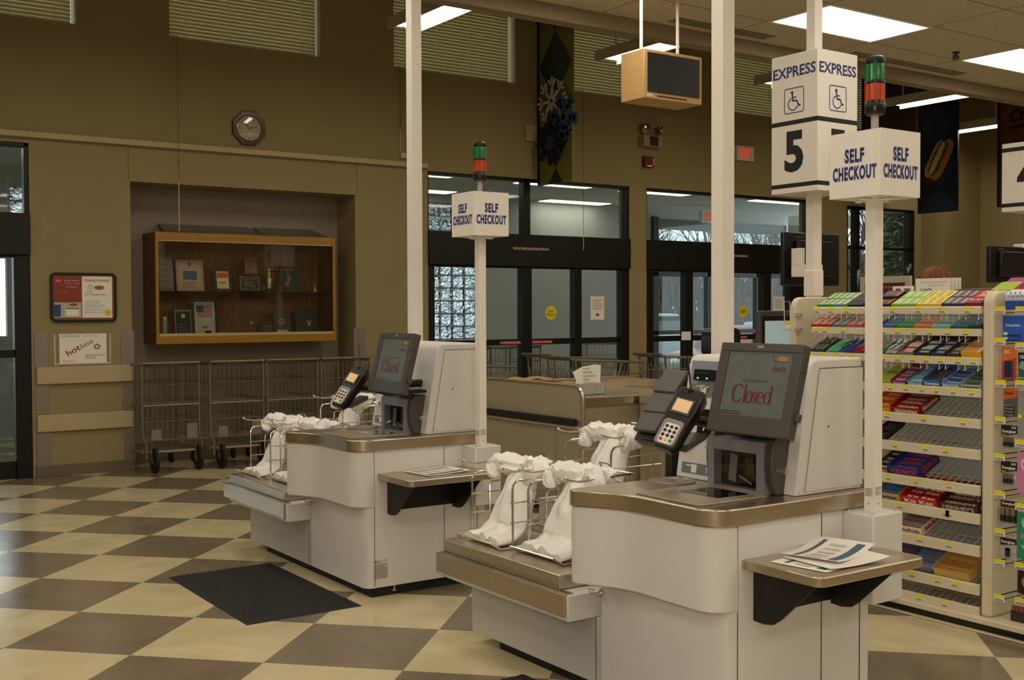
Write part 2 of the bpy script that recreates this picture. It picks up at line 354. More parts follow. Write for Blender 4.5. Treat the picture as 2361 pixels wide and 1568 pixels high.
# ------------------------------------------------------------------ doors
def frame_bar(mb, x0, x1, y, z0, z1, d=.05, m=None): mb.box(x0, x1, y-d, y+d, z0, z1, m or M_black)
def door_unit(name, X, panes, y, top, transom_x=(), transom=(2.36, 2.975), head=(1.99, 2.36)):
    """panes: list of (x0,x1); frame round them"""
    mb = MB((X[0], y, 0)); x0, x1 = X
    frame_bar(mb, x0, x1, y, top-.035, top); frame_bar(mb, x0, x1, y, head[0], head[1], .09)
    xs = [x0]+[v for p in panes for v in p]+[x1]
    for a, b in zip(xs[::2], xs[1::2]):
        frame_bar(mb, a, b, y, 0, head[0])
    frame_bar(mb, x0, x0+.02, y, head[1], top); frame_bar(mb, x1-.04, x1, y, head[1], top)
    for a, b in transom_x: frame_bar(mb, a, b, y, head[1], top)
    for a, b in panes:
        frame_bar(mb, a, b, y, 0, .16, .03); frame_bar(mb, a, b, y, 1.08, 1.15, .03); frame_bar(mb, a, b, y, 1.97, 1.99, .03)
    fr = struct(mb.build(name, bevel=.004))
    g = MB((X[0], y, 0))
    for a, b in panes: g.box(a, b, y-.004, y+.004, .16, 1.08, M_glass); g.box(a, b, y-.004, y+.004, 1.15, 1.97, M_glass)
    t = sorted([x0+.02, x1-.04]+[v for p in transom_x for v in p])
    for a, b in zip(t[::2], t[1::2]): g.box(a, b, y-.004, y+.004, head[1], top-.035, M_glass)
    g.build('glass_pane', fr, smooth=0)
    return fr
d1 = door_unit('door_1', D1, [(6.36, 6.95), (7.01, 7.53), (7.673, 8.30), (8.41, 9.03)], YW+.06, 3.01, [(7.555, 7.655)])
d2 = door_unit('door_2', D2, [(9.55, 10.10), (10.235, 11.54), (11.69, 12.06)], YW+.06, 3.01, [])
d0 = door_unit('door_3', D0, [(-.7, -.1), (.1, .7), (.9, 1.5), (1.62, 2.045)], YW+.06, 2.985, [])
mb = MB((W3[0], YW+.06, .45)); x0, x1 = W3
for a, b in ((x0, x0+.04), (13.46, 13.55), (x1-.12, x1)): frame_bar(mb, a, b, YW+.06, .45, 2.975)
for a, b in ((.45, .52), (2.35, 2.40), (2.93, 2.975)): frame_bar(mb, x0, x1, YW+.06, a, b)
w3 = struct(mb.build('window_3', bevel=.004)); g = MB((W3[0], YW+.06, .45)); g.box(x0+.04, x1-.12, YW+.056, YW+.064, .52, 2.93, M_glass); g.build('glass_pane', w3, smooth=0)
# writing stuck on the doors
def sticker(name, label, mbf, cat='sign'):
    mb = MB(mbf[0]); mbf[1](mb); return tag(mb.build(name, smooth=0), label, cat)
yd = YW+.06-.004-.002
def cart_return(mb):
    mb.cyl((7.98, yd, 1.452), .083, -.0015, M_yel, 'y', 32)
    mb.text('Cart', (7.98, yd-.0015, 1.475), XR, ZU, .085, .035, M_ink); mb.text('Return', (7.98, yd-.0015, 1.43), XR, ZU, .11, .034, M_ink)
sticker('round_sticker', 'round yellow sticker reading Cart Return on the door glass', ((7.98, yd, 1.45), cart_return), 'sticker')
def outs(mb):
    mb.cyl((11.2, yd, 1.459), .083, -.0015, M_yel, 'y', 32); mb.text('OUT', (11.2, yd-.0015, 1.459), XR, ZU, .105, .05, M_ink, bold=.02)
sticker('round_sticker', 'round yellow sticker reading OUT on the right-hand doors', ((11.2, yd, 1.45), outs), 'sticker')
def flyer(x0, x1, z0, z1):
    def g(mb):
        mb.box(x0, x1, yd-.002, yd, z0, z1, M_paper); c = ((x0+x1)/2, yd-.002, (z0+z1)/2)
        mb.lines((c[0], c[1], z1-.1), XR, ZU, (x1-x0)*.7, .13, 6, M_ink, fill=.25, seed=3); mb.disc((c[0], c[1], z0+.06), XR, ZU, .03, mat('mauve_print', '8c6a80', .7), ry=.02)
    return g
sticker('flyer', 'white printed flyer on the right pane beside the Cart Return door', ((8.68, yd, 1.4), flyer(8.578, 8.79, 1.365, 1.65)), 'flyer')
sticker('flyer', 'white printed flyer on the far right pane of the exit doors', ((11.88, yd, 1.4), flyer(11.78, 12.0, 1.35, 1.66)), 'flyer')
yh = YW+.06-.09
def hl(x0, x1, z, s, m, h):
    def g(mb): mb.text(s, ((x0+x1)/2, yh-.001, z), XR, ZU, x1-x0, h, m)
    return g
sticker('door_lettering', 'line of small white lettering on the black header above the Cart Return doors', ((7.6, yh, 2.195), hl(7.38, 7.89, 2.195, 'DOORS ARE TO REMAIN UNLOCKED DURING BUSINESS HOURS', M_white, .028)), 'lettering')
sticker('door_lettering', 'line of small white lettering on the black header above the exit doors', ((11.0, yh, 2.195), hl(10.7, 11.2, 2.195, 'DOORS ARE TO REMAIN UNLOCKED DURING BUSINESS HOURS', M_white, .028)), 'lettering')
def emerg(x):
    def g(mb): mb.box(x, x+.3, YW+.026, YW+.028, 1.09, 1.13, M_red); mb.text('IN EMERGENCY PUSH OPEN', (x+.15, YW+.026, 1.11), XR, ZU, .27, .02, M_white)
    return g
sticker('push_sticker', 'red emergency push sticker on the left leaf of the Cart Return doors', ((7.24, YW+.03, 1.1), emerg(7.23)), 'sticker')
sticker('push_sticker', 'red emergency push sticker on the right leaf of the Cart Return doors', ((7.7, YW+.03, 1.1), emerg(7.68)), 'sticker')
sticker('push_sticker', 'red emergency push sticker on the exit doors', ((10.9, YW+.03, 1.1), emerg(10.95)), 'sticker')
def whitesq(mb): mb.box(10.02, 10.18, YW-.004, YW-.002+.0, 1.09, 1.2, M_paper)
sticker('blank_card', 'small blank cream card stuck on the exit door mid rail', ((10.1, YW, 1.14), whitesq), 'card')
# ------------------------------------------------------------------ vestibule and outer wall
M_vw = mat('vestibule_wall', 'a9adaa', .7); M_vc = mat('vestibule_ceiling', 'b9bbb5', .8)
mb = MB(); mb.box(-6, 16.1, YW+.2, YO, 3.2, 3.3, M_vc); struct(mb.build('ceiling_vestibule', smooth=0))
oh = [(-6, 1.6, .4, 3.0), (2.765, 2.825, 1.2, 2.12), (2.70, 2.87, 2.63, 2.97), (1.9, 2.66, 1.2, 2.12), (8.2, 9.25, .3, 2.20), (8.2, 9.25, 2.45, 3.08), (12.75, 16.05, 0, 2.20), (12.75, 16.05, 2.50, 3.03), (5.2, 7.6, .3, 3.0)]
mb = wall_cells(-6, 16.1, 0, 3.3, oh, YO, YO+.1, M_vw, MB()); struct(mb.build('wall_vestibule', smooth=0))
mb = MB()
for k in range(12):
    for z in [.3+.2*i for i in range(9)]+[2.45, 2.65, 2.85]:
        pass
gb = MB(); gm = MB(); M_gb = glassblock_mat(); M_mort = mat('grey_mortar', 'b8bcb8', .8)
def blocks(x0, x1, z0, z1, p=.2):
    nx = max(1, round((x1-x0)/p)); nz = max(1, round((z1-z0)/p)); px = (x1-x0)/nx; pz = (z1-z0)/nz
    for i in range(nx):
        for j in range(nz): gb.box(x0+i*px+.008, x0+(i+1)*px-.008, YO+.01, YO+.09, z0+j*pz+.008, z0+(j+1)*pz-.008, M_gb)
    for i in range(nx+1): gm.box(x0+i*px-.008, x0+i*px+.008, YO+.02, YO+.08, z0, z1, M_mort)
    for j in range(nz+1): gm.box(x0, x1, YO+.02, YO+.08, z0+j*pz-.008, z0+j*pz+.008, M_mort)
blocks(8.2, 9.25, .3, 2.20); blocks(8.2, 9.25, 2.45, 3.08); blocks(2.765, 2.825, 1.2, 2.12, .17); blocks(2.70, 2.87, 2.63, 2.97, .17); blocks(5.2, 7.6, .3, 3.0)
wg = struct(gm.build('window_5', smooth=0)); gb.build('glass_block', wg, bevel=.01, smooth=0)
fr = MB()
for a, b in ((12.75, 12.87), (15.22, 15.34), (16.0, 16.05), (14.0, 14.1)): fr.box(a, b, YO-.05, YO+.05, 0, 2.2, M_black)
fr.box(12.75, 12.87, YO-.05, YO+.05, 2.2, 3.05, M_black)
for a, b in ((0, .25), (1.06, 1.13), (2.05, 2.6)): fr.box(12.75, 16.05, YO-.05, YO+.05, a, b, M_black)
od = struct(fr.build('door_4', bevel=.004)); g = MB(); g.box(12.8, 16.0, YO-.003, YO+.003, .2, 3.03, M_glass); g.build('glass_pane', od, smooth=0)
# vestibule lights
M_vl = lampmat('vestibule_diffuser', (1, .86, .66), P_VEST)
vl0 = None
for k, (x, y, w_) in enumerate([(9.15, 12.25, 1.2), (10.9, 14.1, 1.1), (11.0, 12.3, 1.1), (6.9, 12.2, 1.2), (7.9, 13.9, 1.1), (13.6, 12.3, 1.1), (1.6, 12.6, 1.2)]):
    if k == 0:
        t = thing('vestibule_light', '', 'ceiling light', (x, y, 3.2)); mb = MB(); mb.box(-.62, .62, -.17, .17, -.03, 0, M_white); mb.build('housing', t)
        mb = MB(); mb.box(-.6, .6, -.15, .15, -.036, -.03, M_vl); mb.build('diffuser', t, smooth=0); vl0 = t
    else: t = dup(vl0, (x, y, 3.2))
    t['label'] = 'recessed vestibule ceiling light '+['seen over the middle of the Cart Return doors', 'nearest the outer wall right of the Cart Return doors', 'seen at the left of the exit door transom', 'behind the far self checkout signal light', 'seen low in the left transom beside the lane sign', 'above the exit vestibule door', 'above the left entrance'][k]
    t['group'] = 'vestibule ceiling lights'
# ------------------------------------------------------------------ blinds
M_slat = mat('ivory_blind_slat', 'd0c69a', .5)
t = thing('window_blind', '', 'blind', (0, YW+.1, 4.09), 'horizontal blinds on the high windows')
mb = MB()
for k in range(26):
    z = .036+k*.0365; mb.obox((.78, 0, z), (.765, 0, 0), (0, .0060, .0199), (0, .0006, -.0003), M_slat)
mb.build('slats', t, smooth=0)
mb = MB(); mb.box(.01, 1.55, -.012, .012, .0, .018, M_slat); mb.build('bottom_rail', t)
mb = MB()
for x in (.18, .62, 1.02, 1.4):
    mb.box(x-.003, x+.003, -.02, -.017, .02, .97, mat('blind_cord', 'd8d3c0', .7))
mb.build('cord', t, smooth=0)
wb0 = t
for k, (a, b) in enumerate(blinds):
    o = wb0 if k == 0 else dup(wb0)
    o.location = (a, YW+.1, 4.09); o['label'] = 'closed ivory blind, '+['cut off at the top left corner of the photo', 'directly above the octagonal clock', 'behind the left tall white pole', 'just right of the snowflake banner', 'behind the express lane sign', 'partly behind the dark banners at the right'][k]
g = MB()
for a, b in blinds: g.box(a, b, YW+.17, YW+.176, 4.09, 5.05, M_glass)
struct(g.build('window_6', smooth=0))
# ------------------------------------------------------------------ lamps of the shop
M_pan = lampmat('ceiling_light_diffuser', LAMP, P_PANEL)
pan = None
labs = {(3, 3): 'recessed ceiling light at the top of the photo behind the express pole', (4, 3): 'recessed ceiling light cut by the right edge of the photo'}
for i in range(-2, 6):
    for j in range(-1, 4):
        x = 6.59+.61+(i-3)*2.44; y = 5.5+.305+(j-3)*2.44
        if x > 15: continue
        if pan is None:
            pan = t = thing('ceiling_light', '', 'ceiling light', (x, y, 3.7)); mb = MB()
            for a, b, c, d in ((-.61, .61, -.305, -.275), (-.61, .61, .275, .305), (-.61, -.58, -.275, .275), (.58, .61, -.275, .275)): mb.box(a, b, c, d, -.008, 0, M_white)
            mb.build('frame', t, smooth=0); mb = MB(); mb.box(-.58, .58, -.275, .275, -.004, 0, M_pan); mb.build('diffuser', t, smooth=0)
        else: t = dup(pan, (x, y, 3.7))
        t['label'] = labs.get((i, j), 'recessed ceiling light over the shop floor outside the photo'); t['group'] = 'recessed ceiling lights'
M_pen = lampmat('pendant_tube_light', (1, .9, .68), P_PENDANT)
t = thing('pendant_light', '', 'pendant light', (0, 0, 4.0), 'pendant strip lights by the front wall'); mb = MB()
mb.prism([(-.15, -.005), (-.15, .10), (.15, .10), (.15, -.005), (.135, -.005), (.135, .045), (-.135, .045), (-.135, -.005)], 'y', 0, 1.08, mat('pendant_grey', 'b0a690', .6)); mb.build('housing', t)
mb = MB(); mb.box(-.12, -.012, .02, 1.06, .032, .038, M_pen); mb.box(.012, .12, .02, 1.06, .032, .038, M_pen); mb.build('lamp_tubes', t, smooth=0)
mb = MB(); mb.bar((0, .15, .10), (0, .15, 1.3), .008, M_white); mb.build('hanging_rod', t); mb = MB(); mb.bar((0, .93, .10), (0, .93, 1.3), .008, M_white); mb.build('hanging_rod', t)
p0 = t
for k, (x, y, lb) in enumerate([(5.0, 7.93, 'lit pendant strip light passing behind the left tall white pole'), (7.36, 7.92, 'lit pendant strip light behind the hanging television'), (9.62, 7.9, 'pendant strip light just left of the express sign'),
                            (12.0, 7.95, 'lit pendant strip light in front of the hot dog banner'), (14.4, 9.0, 'short pendant light near the right edge above the hot dog banner'), (2.7, 7.9, 'pendant strip light over the left entrance, outside the photo'), (.4, 7.9, 'pendant strip light outside the left edge of the photo')]):
    o = p0 if k == 0 else dup(p0); o.location = (x, y, 4.0); o['label'] = lb
# ================================================================== self checkout kiosks
KN = Vector((2.755, 2.682, 0)); KF = Vector((2.704, 5.197, 0))
def arc(cx, cy, r, a0, a1, n=8): return [(cx+r*math.cos(R(a0+(a1-a0)*i/n)), cy+r*math.sin(R(a0+(a1-a0)*i/n))) for i in range(n+1)]
def outline(o, xr, yt):     # plan outline of counter / skirt, going round the customer's side
    p = [(xr, -o), (.0, -o)]
    p += arc(-.105+.09, .09, .09+o, 270, 180, 10)
    y0, y1 = .36, .54
    for i in range(9):      # soft inflection
        t = i/8; y = y0+(y1-y0)*t; p.append((-.105-o-.052*t*t, y))
    p += [(-.200-o, .615)]; p += arc(-.200+.02-o, .635, .022, 170, 100, 3); p += [(-.15, yt), (xr, yt)]
    return p[::-1]
M_seam = mat('dark_gap', '4a443a', .8)
kiosk = thing('self_checkout_kiosk', 'nearer putty-coloured self checkout kiosk, large in the right foreground', 'self checkout', KN, 'self checkout kiosks')
mb = MB()
mb.prism([(-.05, .66), (-.05, .035), (-.035, .008), (-.01, 0), (.68, 0), (.68, .66)][::-1], 'z', .05, .76, M_putty)
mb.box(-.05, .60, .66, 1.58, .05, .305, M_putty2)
for x in (-.0, .42, .63): mb.box(x-.0009, x+.0009, -.0035, .0, .06, .76, M_seam)
mb.box(-.052, -.05, .6915, .6945, .06, .31, M_seam)
cab = mb.build('cabinet', kiosk, bevel=.004)
mb = MB(); mb.prism([(-.03, 0), (.64, 0), (.64, 1.40), (-.03, 1.40)], 'z', 0, .05, mat('matt_black_base', '100e0c', .75))
for v in mb.v: v.y += .015; v.x += .02
mb.build('kick_base', kiosk)
mb = MB(); mb.bar((.12, .012, .02), (.12, .012, .06), .006, M_chrome, 8); mb.cyl((.12, .012, .02), .011, .008, M_chrome, 'z', 10); mb.build('levelling_foot', kiosk)
sk = [p for p in outline(.003, .0, .655)]
mb = MB(); mb.prism(sk, 'z', .47, .76, M_putty)
skirt = mb.build('front_skirt', kiosk, bevel=.006, smooth=40)
mb = MB(); mb.box(-.1075, -.104, .235, .275, .690, .702, M_ink); mb.build('key_slot', skirt, smooth=0)
mb = MB(); mb.prism(outline(.012, .69, .662), 'z', .76, .82, M_steel)
ctop = mb.build('countertop', kiosk, bevel=.005, smooth=40)
mb = MB(); mb.prism(rpoly(-.085, .25, .09, .43, .02), 'z', .8205, .827, mat('tan_scanner_plate', '9b8b76', .3)); 
pl = mb.build('scanner_plate', ctop, bevel=.002)
mb = MB(); mb.prism(rpoly(.06, .21, .15, .34, .004), 'z', .827, .8285, mat('black_glass', '08090b', .06)); mb.build('flat_scan_window', ctop, smooth=0)
mb = MB(); mb.lathe((.215, .555, .8205), [(.09, 0), (.09, .007), (.08, .009), (.072, .002), (.001, .0015)], mat('smoky_dish', '8f867a', .3), n=32); mb.build('coin_dish', ctop)
# tray
mb = MB(); mb.box(-.186, .60, .693, 1.58, .305, .409, M_putty); tray = mb.build('tray_box', kiosk, bevel=.006)
mb = MB(); mb.box(-.202, -.187, .70, 1.635, .328, .412, M_steel); mb.box(-.187, -.15, .70, 1.635, .409, .412, M_steel); mb.build('bumper_plate', tray, bevel=.003)
mb = MB(); mb.box(-.166, .60, .77, 1.635, .4125, .468, M_steel); mb.build('bagging_tray', kiosk, bevel=.004)
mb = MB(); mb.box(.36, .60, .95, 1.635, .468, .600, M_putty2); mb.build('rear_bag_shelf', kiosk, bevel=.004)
mb = MB(); mb.cyl((-.05, .655, .41), .016, -.02, M_chrome, 'x', 16); mb.box(-.082, -.068, .648, .70, .402, .418, M_chrome); mb.build('cabinet_lock', kiosk, bevel=.002)
# writing shelf and bracket
mb = MB(); mb.prism(rpoly(.02, .56, -.335, 0, .035, 5, (0, 0, 1, 1)), 'z', .612, .645, M_steel); sh = mb.build('writing_shelf', kiosk, bevel=.004)
mb = MB(); M_brk = mat('black_bracket', '100f0e', .5)
def wing(x): mb.prism([(-.002, .61), (-.30, .61), (-.27, .595), (-.12, .455), (-.09, .435), (-.05, .428), (-.002, .43)], 'x', x, x+.006, M_brk)
wing(.075); wing(.47); mb.box(.08, .47, -.006, -.001, .445, .61, M_brk); mb.build('shelf_bracket', kiosk)
mb = MB(); mb.box(.535, .70, -.135, -.001, .44, .757, M_putty); pb = mb.build('pole_box', kiosk, bevel=.006)
mb = MB()
for x, y in ((.55, -.12), (.685, -.12), (.55, -.015), (.685, -.015)): mb.sphere((x, y, .758), .006, M_chrome, (1, 1, .5), 8, 4)
mb.build('screws', pb)
mb = MB(); mb.rect((.035, -.0005, .145), XR, ZU, .085, .10, mat('label_grey', 'c9c2b6', .6)); mb.text('IBM', (.01, -.002, .185), XR, ZU, .025, .009, M_ink); mb.lines((.035, -.002, .135), XR, ZU, .075, .075, 9, M_ink, fill=.3, seed=5)
mb.build('rating_label', kiosk, smooth=0)
# housing
def hxf(z): return .33+(z-.82)*.075/.46
mb = MB(); prof = [(.33, .8205), (.402, 1.262)]+[(.444+.04*math.cos(R(a)), 1.263+.042*math.sin(R(a))) for a in (170, 145, 120, 100, 90)]+[(.69, 1.305), (.69, .8205)]
mb.prism(prof, 'y', .04, .66, M_putty); hs = mb.build('housing', kiosk, bevel=.008, seg=3, smooth=40)
mb = MB(); mb.prism([(.375, .835), (.452, 1.272), (.69, 1.272), (.69, .835)], 'y', .0365, .04, M_putty); mb.bar((.375, .0365, .835), (.452, .0365, 1.272), .0012, M_seam, 4); mb.bar((.452, .0365, 1.272), (.69, .0365, 1.272), .0016, M_seam, 4)
mb.cyl((.5, .0365, 1.06), .004, -.001, M_ink, 'y', 8); mb.build('side_door', hs, smooth=0)
hr = Vector((0, -1, 0)); hu = Vector((.075, 0, .46)).normalized(); hn = hr.cross(hu)
def HP(y, z, off=0): return Vector((hxf(z), y, z))+hn*off
M_lab = mat('slate_label', '6f7a78', .5)
mb = MB(); mb.rect(HP(.53, 1.215), hr, hu, .22, .135, mat('recess_grey_blue', '8b93a0', .5), .0012); mb.rect(HP(.53, 1.165), hr, hu, .20, .05, M_lab, .002)
mb.rect(HP(.56, 1.165), hr, hu, .035, .03, M_paper, .003); mb.tube([HP(.60, 1.18, .004), HP(.56, 1.185, .004), HP(.52, 1.18, .004)], .003, M_paper, 5)
mb.build('note_recess', hs, smooth=0)
mb = MB(); mb.obox(HP(.55, 1.225, .01), hr*.05, hu*.022, hn*.014, M_plas2); mb.obox(HP(.55, 1.232, .014), hr*.038, hu*.004, hn*.012, M_ink)
M_led = mat('green_led', '20d030', .4, emit=2.)
for y in (.575, .525): mb.obox(HP(y, 1.212, .024), hr*.005, hu*.003, hn*.001, M_led)
mb.build('note_acceptor', hs, bevel=.002)
mb = MB(); mb.obox(HP(.50, 1.04, .003), hr*.065, hu*.055, hn*.003, M_plas2); mb.text('7', HP(.52, 1.035, .0065), hr, hu, .03, .05, M_paper); mb.build('icon_plate', hs, smooth=0)
mb = MB()
for j in range(10):
    for i in range(5):
        y = .475+(i-2)*.014+(.007 if j % 2 else 0); z = .925+j*.0085
        if ((y-.475)/.036)**2+((z-.963)/.044)**2 < 1.1: mb.rect(HP(y, z), hr, hu, .008, .0035, M_ink, .0012)
mb.build('speaker_grille', hs, smooth=0)
mb = MB(); mb.rect(HP(.535, .862), hr, hu, .19, .042, M_lab, .0012); mb.rect(HP(.56, .862), hr, hu, .03, .032, M_paper, .002); mb.rect(HP(.59, .872), hr, hu, .03, .005, M_paper, .002)
mb.disc(HP(.465, .86), hr, hu, .008, M_paper, .002); mb.disc(HP(.455, .868), hr, hu, .006, M_paper, .002); mb.rect(HP(.49, .862), hr, hu, .004, .026, M_paper, .002); mb.build('instruction_label', hs, smooth=0)
for y, z in ((.60, .955), (.10, .905)):
    mb = MB(); mb.tube([HP(y, z, 0), HP(y, z, .012)], .017, M_chrome, 16); mb.tube([HP(y, z, .012), HP(y, z, .026)], .010, M_chrome, 12); mb.obox(HP(y, z, .02), hr*.026, hu*.006, hn*.006, M_chrome); mb.build('housing_lock', hs, bevel=.0015)
# upright scanner
mb = MB(); prof = [(.30, .8205), (.275, .86), (.268, .93), (.275, 1.0), (.30, 1.03), (.37, 1.03), (.37, .8205)]
mb.prism(prof, 'y', .095, .132, M_plas); mb.prism(prof, 'y', .40, .425, M_plas); mb.box(.34, .368, .10, .42, .822, 1.028, M_plas)
sc_ = mb.build('upright_scanner', kiosk, bevel=.005)
mb = MB(); mb.prism([(.13, .8205), (.408, .8205), (.408, .985), (.395, 1.008), (.143, 1.008), (.13, .985)], 'x', .262, .268, M_silver) if False else None
for a_ in ((.13, .163, .832, .965), (.375, .408, .832, .965), (.13, .408, .965, 1.008), (.13, .408, .8205, .832)): mb.box(.262, .34, *a_, M_silver)
mb.text('NCR', (.262, .27, .987), (0, -1, 0), (0, 0, 1), .03, .008, M_putty) if False else None
fr_ = mb.build('scanner_frame', sc_, smooth=0)
mb = MB(); mb.box(.30, .304, .163, .375, .832, .965, M_plas2); mb.obox((.285, .30, .90), (.002, .003, 0), (0, .018, .004), (0, -.006, .05), M_silver); mb.obox((.29, .22, .91), (.002, 0, 0), (0, .02, .0), (.0, .003, .035), mat('gold_mirror', '7a6038', .15, .9)); mb.obox((.288, .24, .86), (.002, 0, 0), (0, .03, .012), (0, -.001, .003), M_silver)
mb.build('scanner_mirrors', sc_, smooth=0)
mb = MB(); mb.box(.264, .267, .163, .375, .832, .965, M_glass2); mb.build('scanner_window', sc_, smooth=0)
# touch monitor
def ribbon(mb, F, pts, wid, m):     # flat stroke of changing width in letter space
    n = len(pts); L, Q = [], []
    for i in range(n):
        a = pts[max(i-1, 0)]; b = pts[min(i+1, n-1)]; dx, dy = b[0]-a[0], (b[1]-a[1])/3; l = math.hypot(dx, dy) or 1; w_ = wid[i]*.85
        L.append(F(pts[i][0]-dy/l*w_, pts[i][1]+dx/l*w_*3)); Q.append(F(pts[i][0]+dy/l*w_, pts[i][1]-dx/l*w_*3))
    for i in range(n-1): mb.quad(Q[i], Q[i+1], L[i+1], L[i], m)
def serif_closed(mb, F, m):
    def ell(cx, cy, rx, ry, a0, a1, tk, tn, n=28):
        A = [a0+(a1-a0)*i/n for i in range(n+1)]; ribbon(mb, F, [(cx+rx*math.cos(R(a)), cy+ry*math.sin(R(a))) for a in A], [tn+(tk-tn)*abs(math.cos(R(a)))**1.5 for a in A], m)
    def bar(x, y0, y1, w_=.022): ribbon(mb, F, [(x, y0), (x, y1)], [w_, w_], m)
    def foot(x, y, w_=.055): ribbon(mb, F, [(x-w_/2, y), (x+w_/2, y)], [.006, .006], m)
    ell(.13, .5, .115, .48, 48, 318, .034, .009); bar(.222, .70, .92, .010); bar(.222, .10, .24, .007)          # C
    bar(.300, .03, .98); foot(.300, .03); ribbon(mb, F, [(.277, .93), (.303, .99)], [.010, .010], m)                 # l
    ell(.408, .33, .068, .31, 0, 360, .024, .007)                                                                    # o
    S = [(x-.018, y) for x, y in [(.585, .55), (.565, .63), (.54, .635), (.518, .56), (.525, .45), (.555, .35), (.588, .24), (.588, .11), (.56, .03), (.53, .04), (.512, .14)]]
    ribbon(mb, F, S, [.006, .008, .010, .017, .022, .024, .022, .017, .010, .008, .006], m); bar(.569, .48, .64, .006); bar(.493, .04, .20, .006)   # s
    ell(.668, .33, .066, .31, 5, 318, .024, .007); ribbon(mb, F, [(.604, .37), (.732, .37)], [.008, .008], m)       # e
    ell(.835, .33, .066, .31, 0, 360, .024, .007); bar(.905, .02, .98); ribbon(mb, F, [(.882, .93), (.908, .99)], [.010, .010], m); ribbon(mb, F, [(.905, .03), (.932, .05)], [.008, .006], m)  # d
tl = .26; mr_ = Vector((0, -1, 0)); mu_ = Vector((math.sin(tl), 0, math.cos(tl))); mn = mr_.cross(mu_); mc = Vector((.135, .052, 1.212))
def MP(a, b, c=0): return mc+mr_*a+mu_*b+mn*c
mw, mh = .189, .160
mb = MB(); mb.obox(MP(0, 0, -.018), mr_*mw, mu_*mh, mn*.016, M_plas)
mb.obox(MP(0, 0, -.045), mr_*.14, mu_*.11, mn*.012, M_plas)
mo = mb.build('touch_monitor', kiosk, bevel=.005, seg=3)
mb = MB()
for a, b, c, d in ((0, .145, mw, .015), (0, -.128, mw, .032), (-.168, .014, .021, .116), (.168, .014, .021, .116)): mb.obox(MP(a, b, .0), mr_*c, mu_*d, mn*.006, M_plas)
mb.text('IBM', MP(.0, .147, .006), mr_, mu_, .028, .010, mat('silver_print', 'b8b4ac', .5), bold=.01); mb.build('monitor_bezel', mo, bevel=.0025)
M_scr = mat('lcd_screen', '5c605a', .18, noise=.25, nscale=14, emit=.09)
mb = MB(); mb.rect(MP(0, .014, 0), mr_, mu_, .296, .234, M_scr, -.001)
M_cl = mat('screen_maroon', '5f2220', .3, emit=.10); M_sd = mat('screen_dark', '1c1c1b', .3)
mb.text('Sorry, this lane is', MP(-.005, .027, 0), mr_, mu_, .115, .013, M_sd); serif_closed(mb, lambda a, b: MP(-.098+a*.196, -.052+b*.066, .0012), M_cl); mb.tube([MP(a, b, -.0005) for a, b in ((-.149, -.104), (.149, -.104), (.149, .132), (-.149, .132))], .0015, M_ink, 4, True)
mb.text('deca', MP(.095, .075, 0), mr_, mu_, .058, .024, M_cl)
mb.disc(MP(.105, .108, 0), mr_, mu_, .024, mat('screen_orange', '8f6a45', .3, emit=.1), .0005, ry=.010)
mb.quad(MP(.068, .098, .001), MP(.122, .098, .001), MP(.122, .100, .001), MP(.068, .100, .001), M_cl); mb.quad(MP(.066, .098, .001), MP(.069, .098, .001), MP(.060, .118, .001), MP(.057, .118, .001), M_cl)
mb.lines(MP(-.09, -.088, 0), mr_, mu_, .10, .016, 2, M_sd, fill=.35, seed=2)
mb.build('screen', mo, smooth=0)
mb = MB(); mb.obox(MP(.196, -.085, -.02), mr_*.008, mu_*.014, mn*.010, M_plas); mb.obox(MP(.192, .075, -.02), mr_*.004, mu_*.008, mn*.006, M_plas); mb.build('side_button', mo, bevel=.003)
mb = MB(); mb.tube([MP(-.04, -.06, -.05), (.27, .15, 1.09), (.40, .17, 1.09)], .022, M_plas2, 10); mb.obox((.30, .20, 1.052), (.05, 0, 0), (0, .14, 0), (0, 0, .008), M_plas2); mb.build('monitor_arm', kiosk)
far_kiosk = dup(kiosk, KF, label='farther self checkout kiosk, between the black floor mat and the near kiosk')
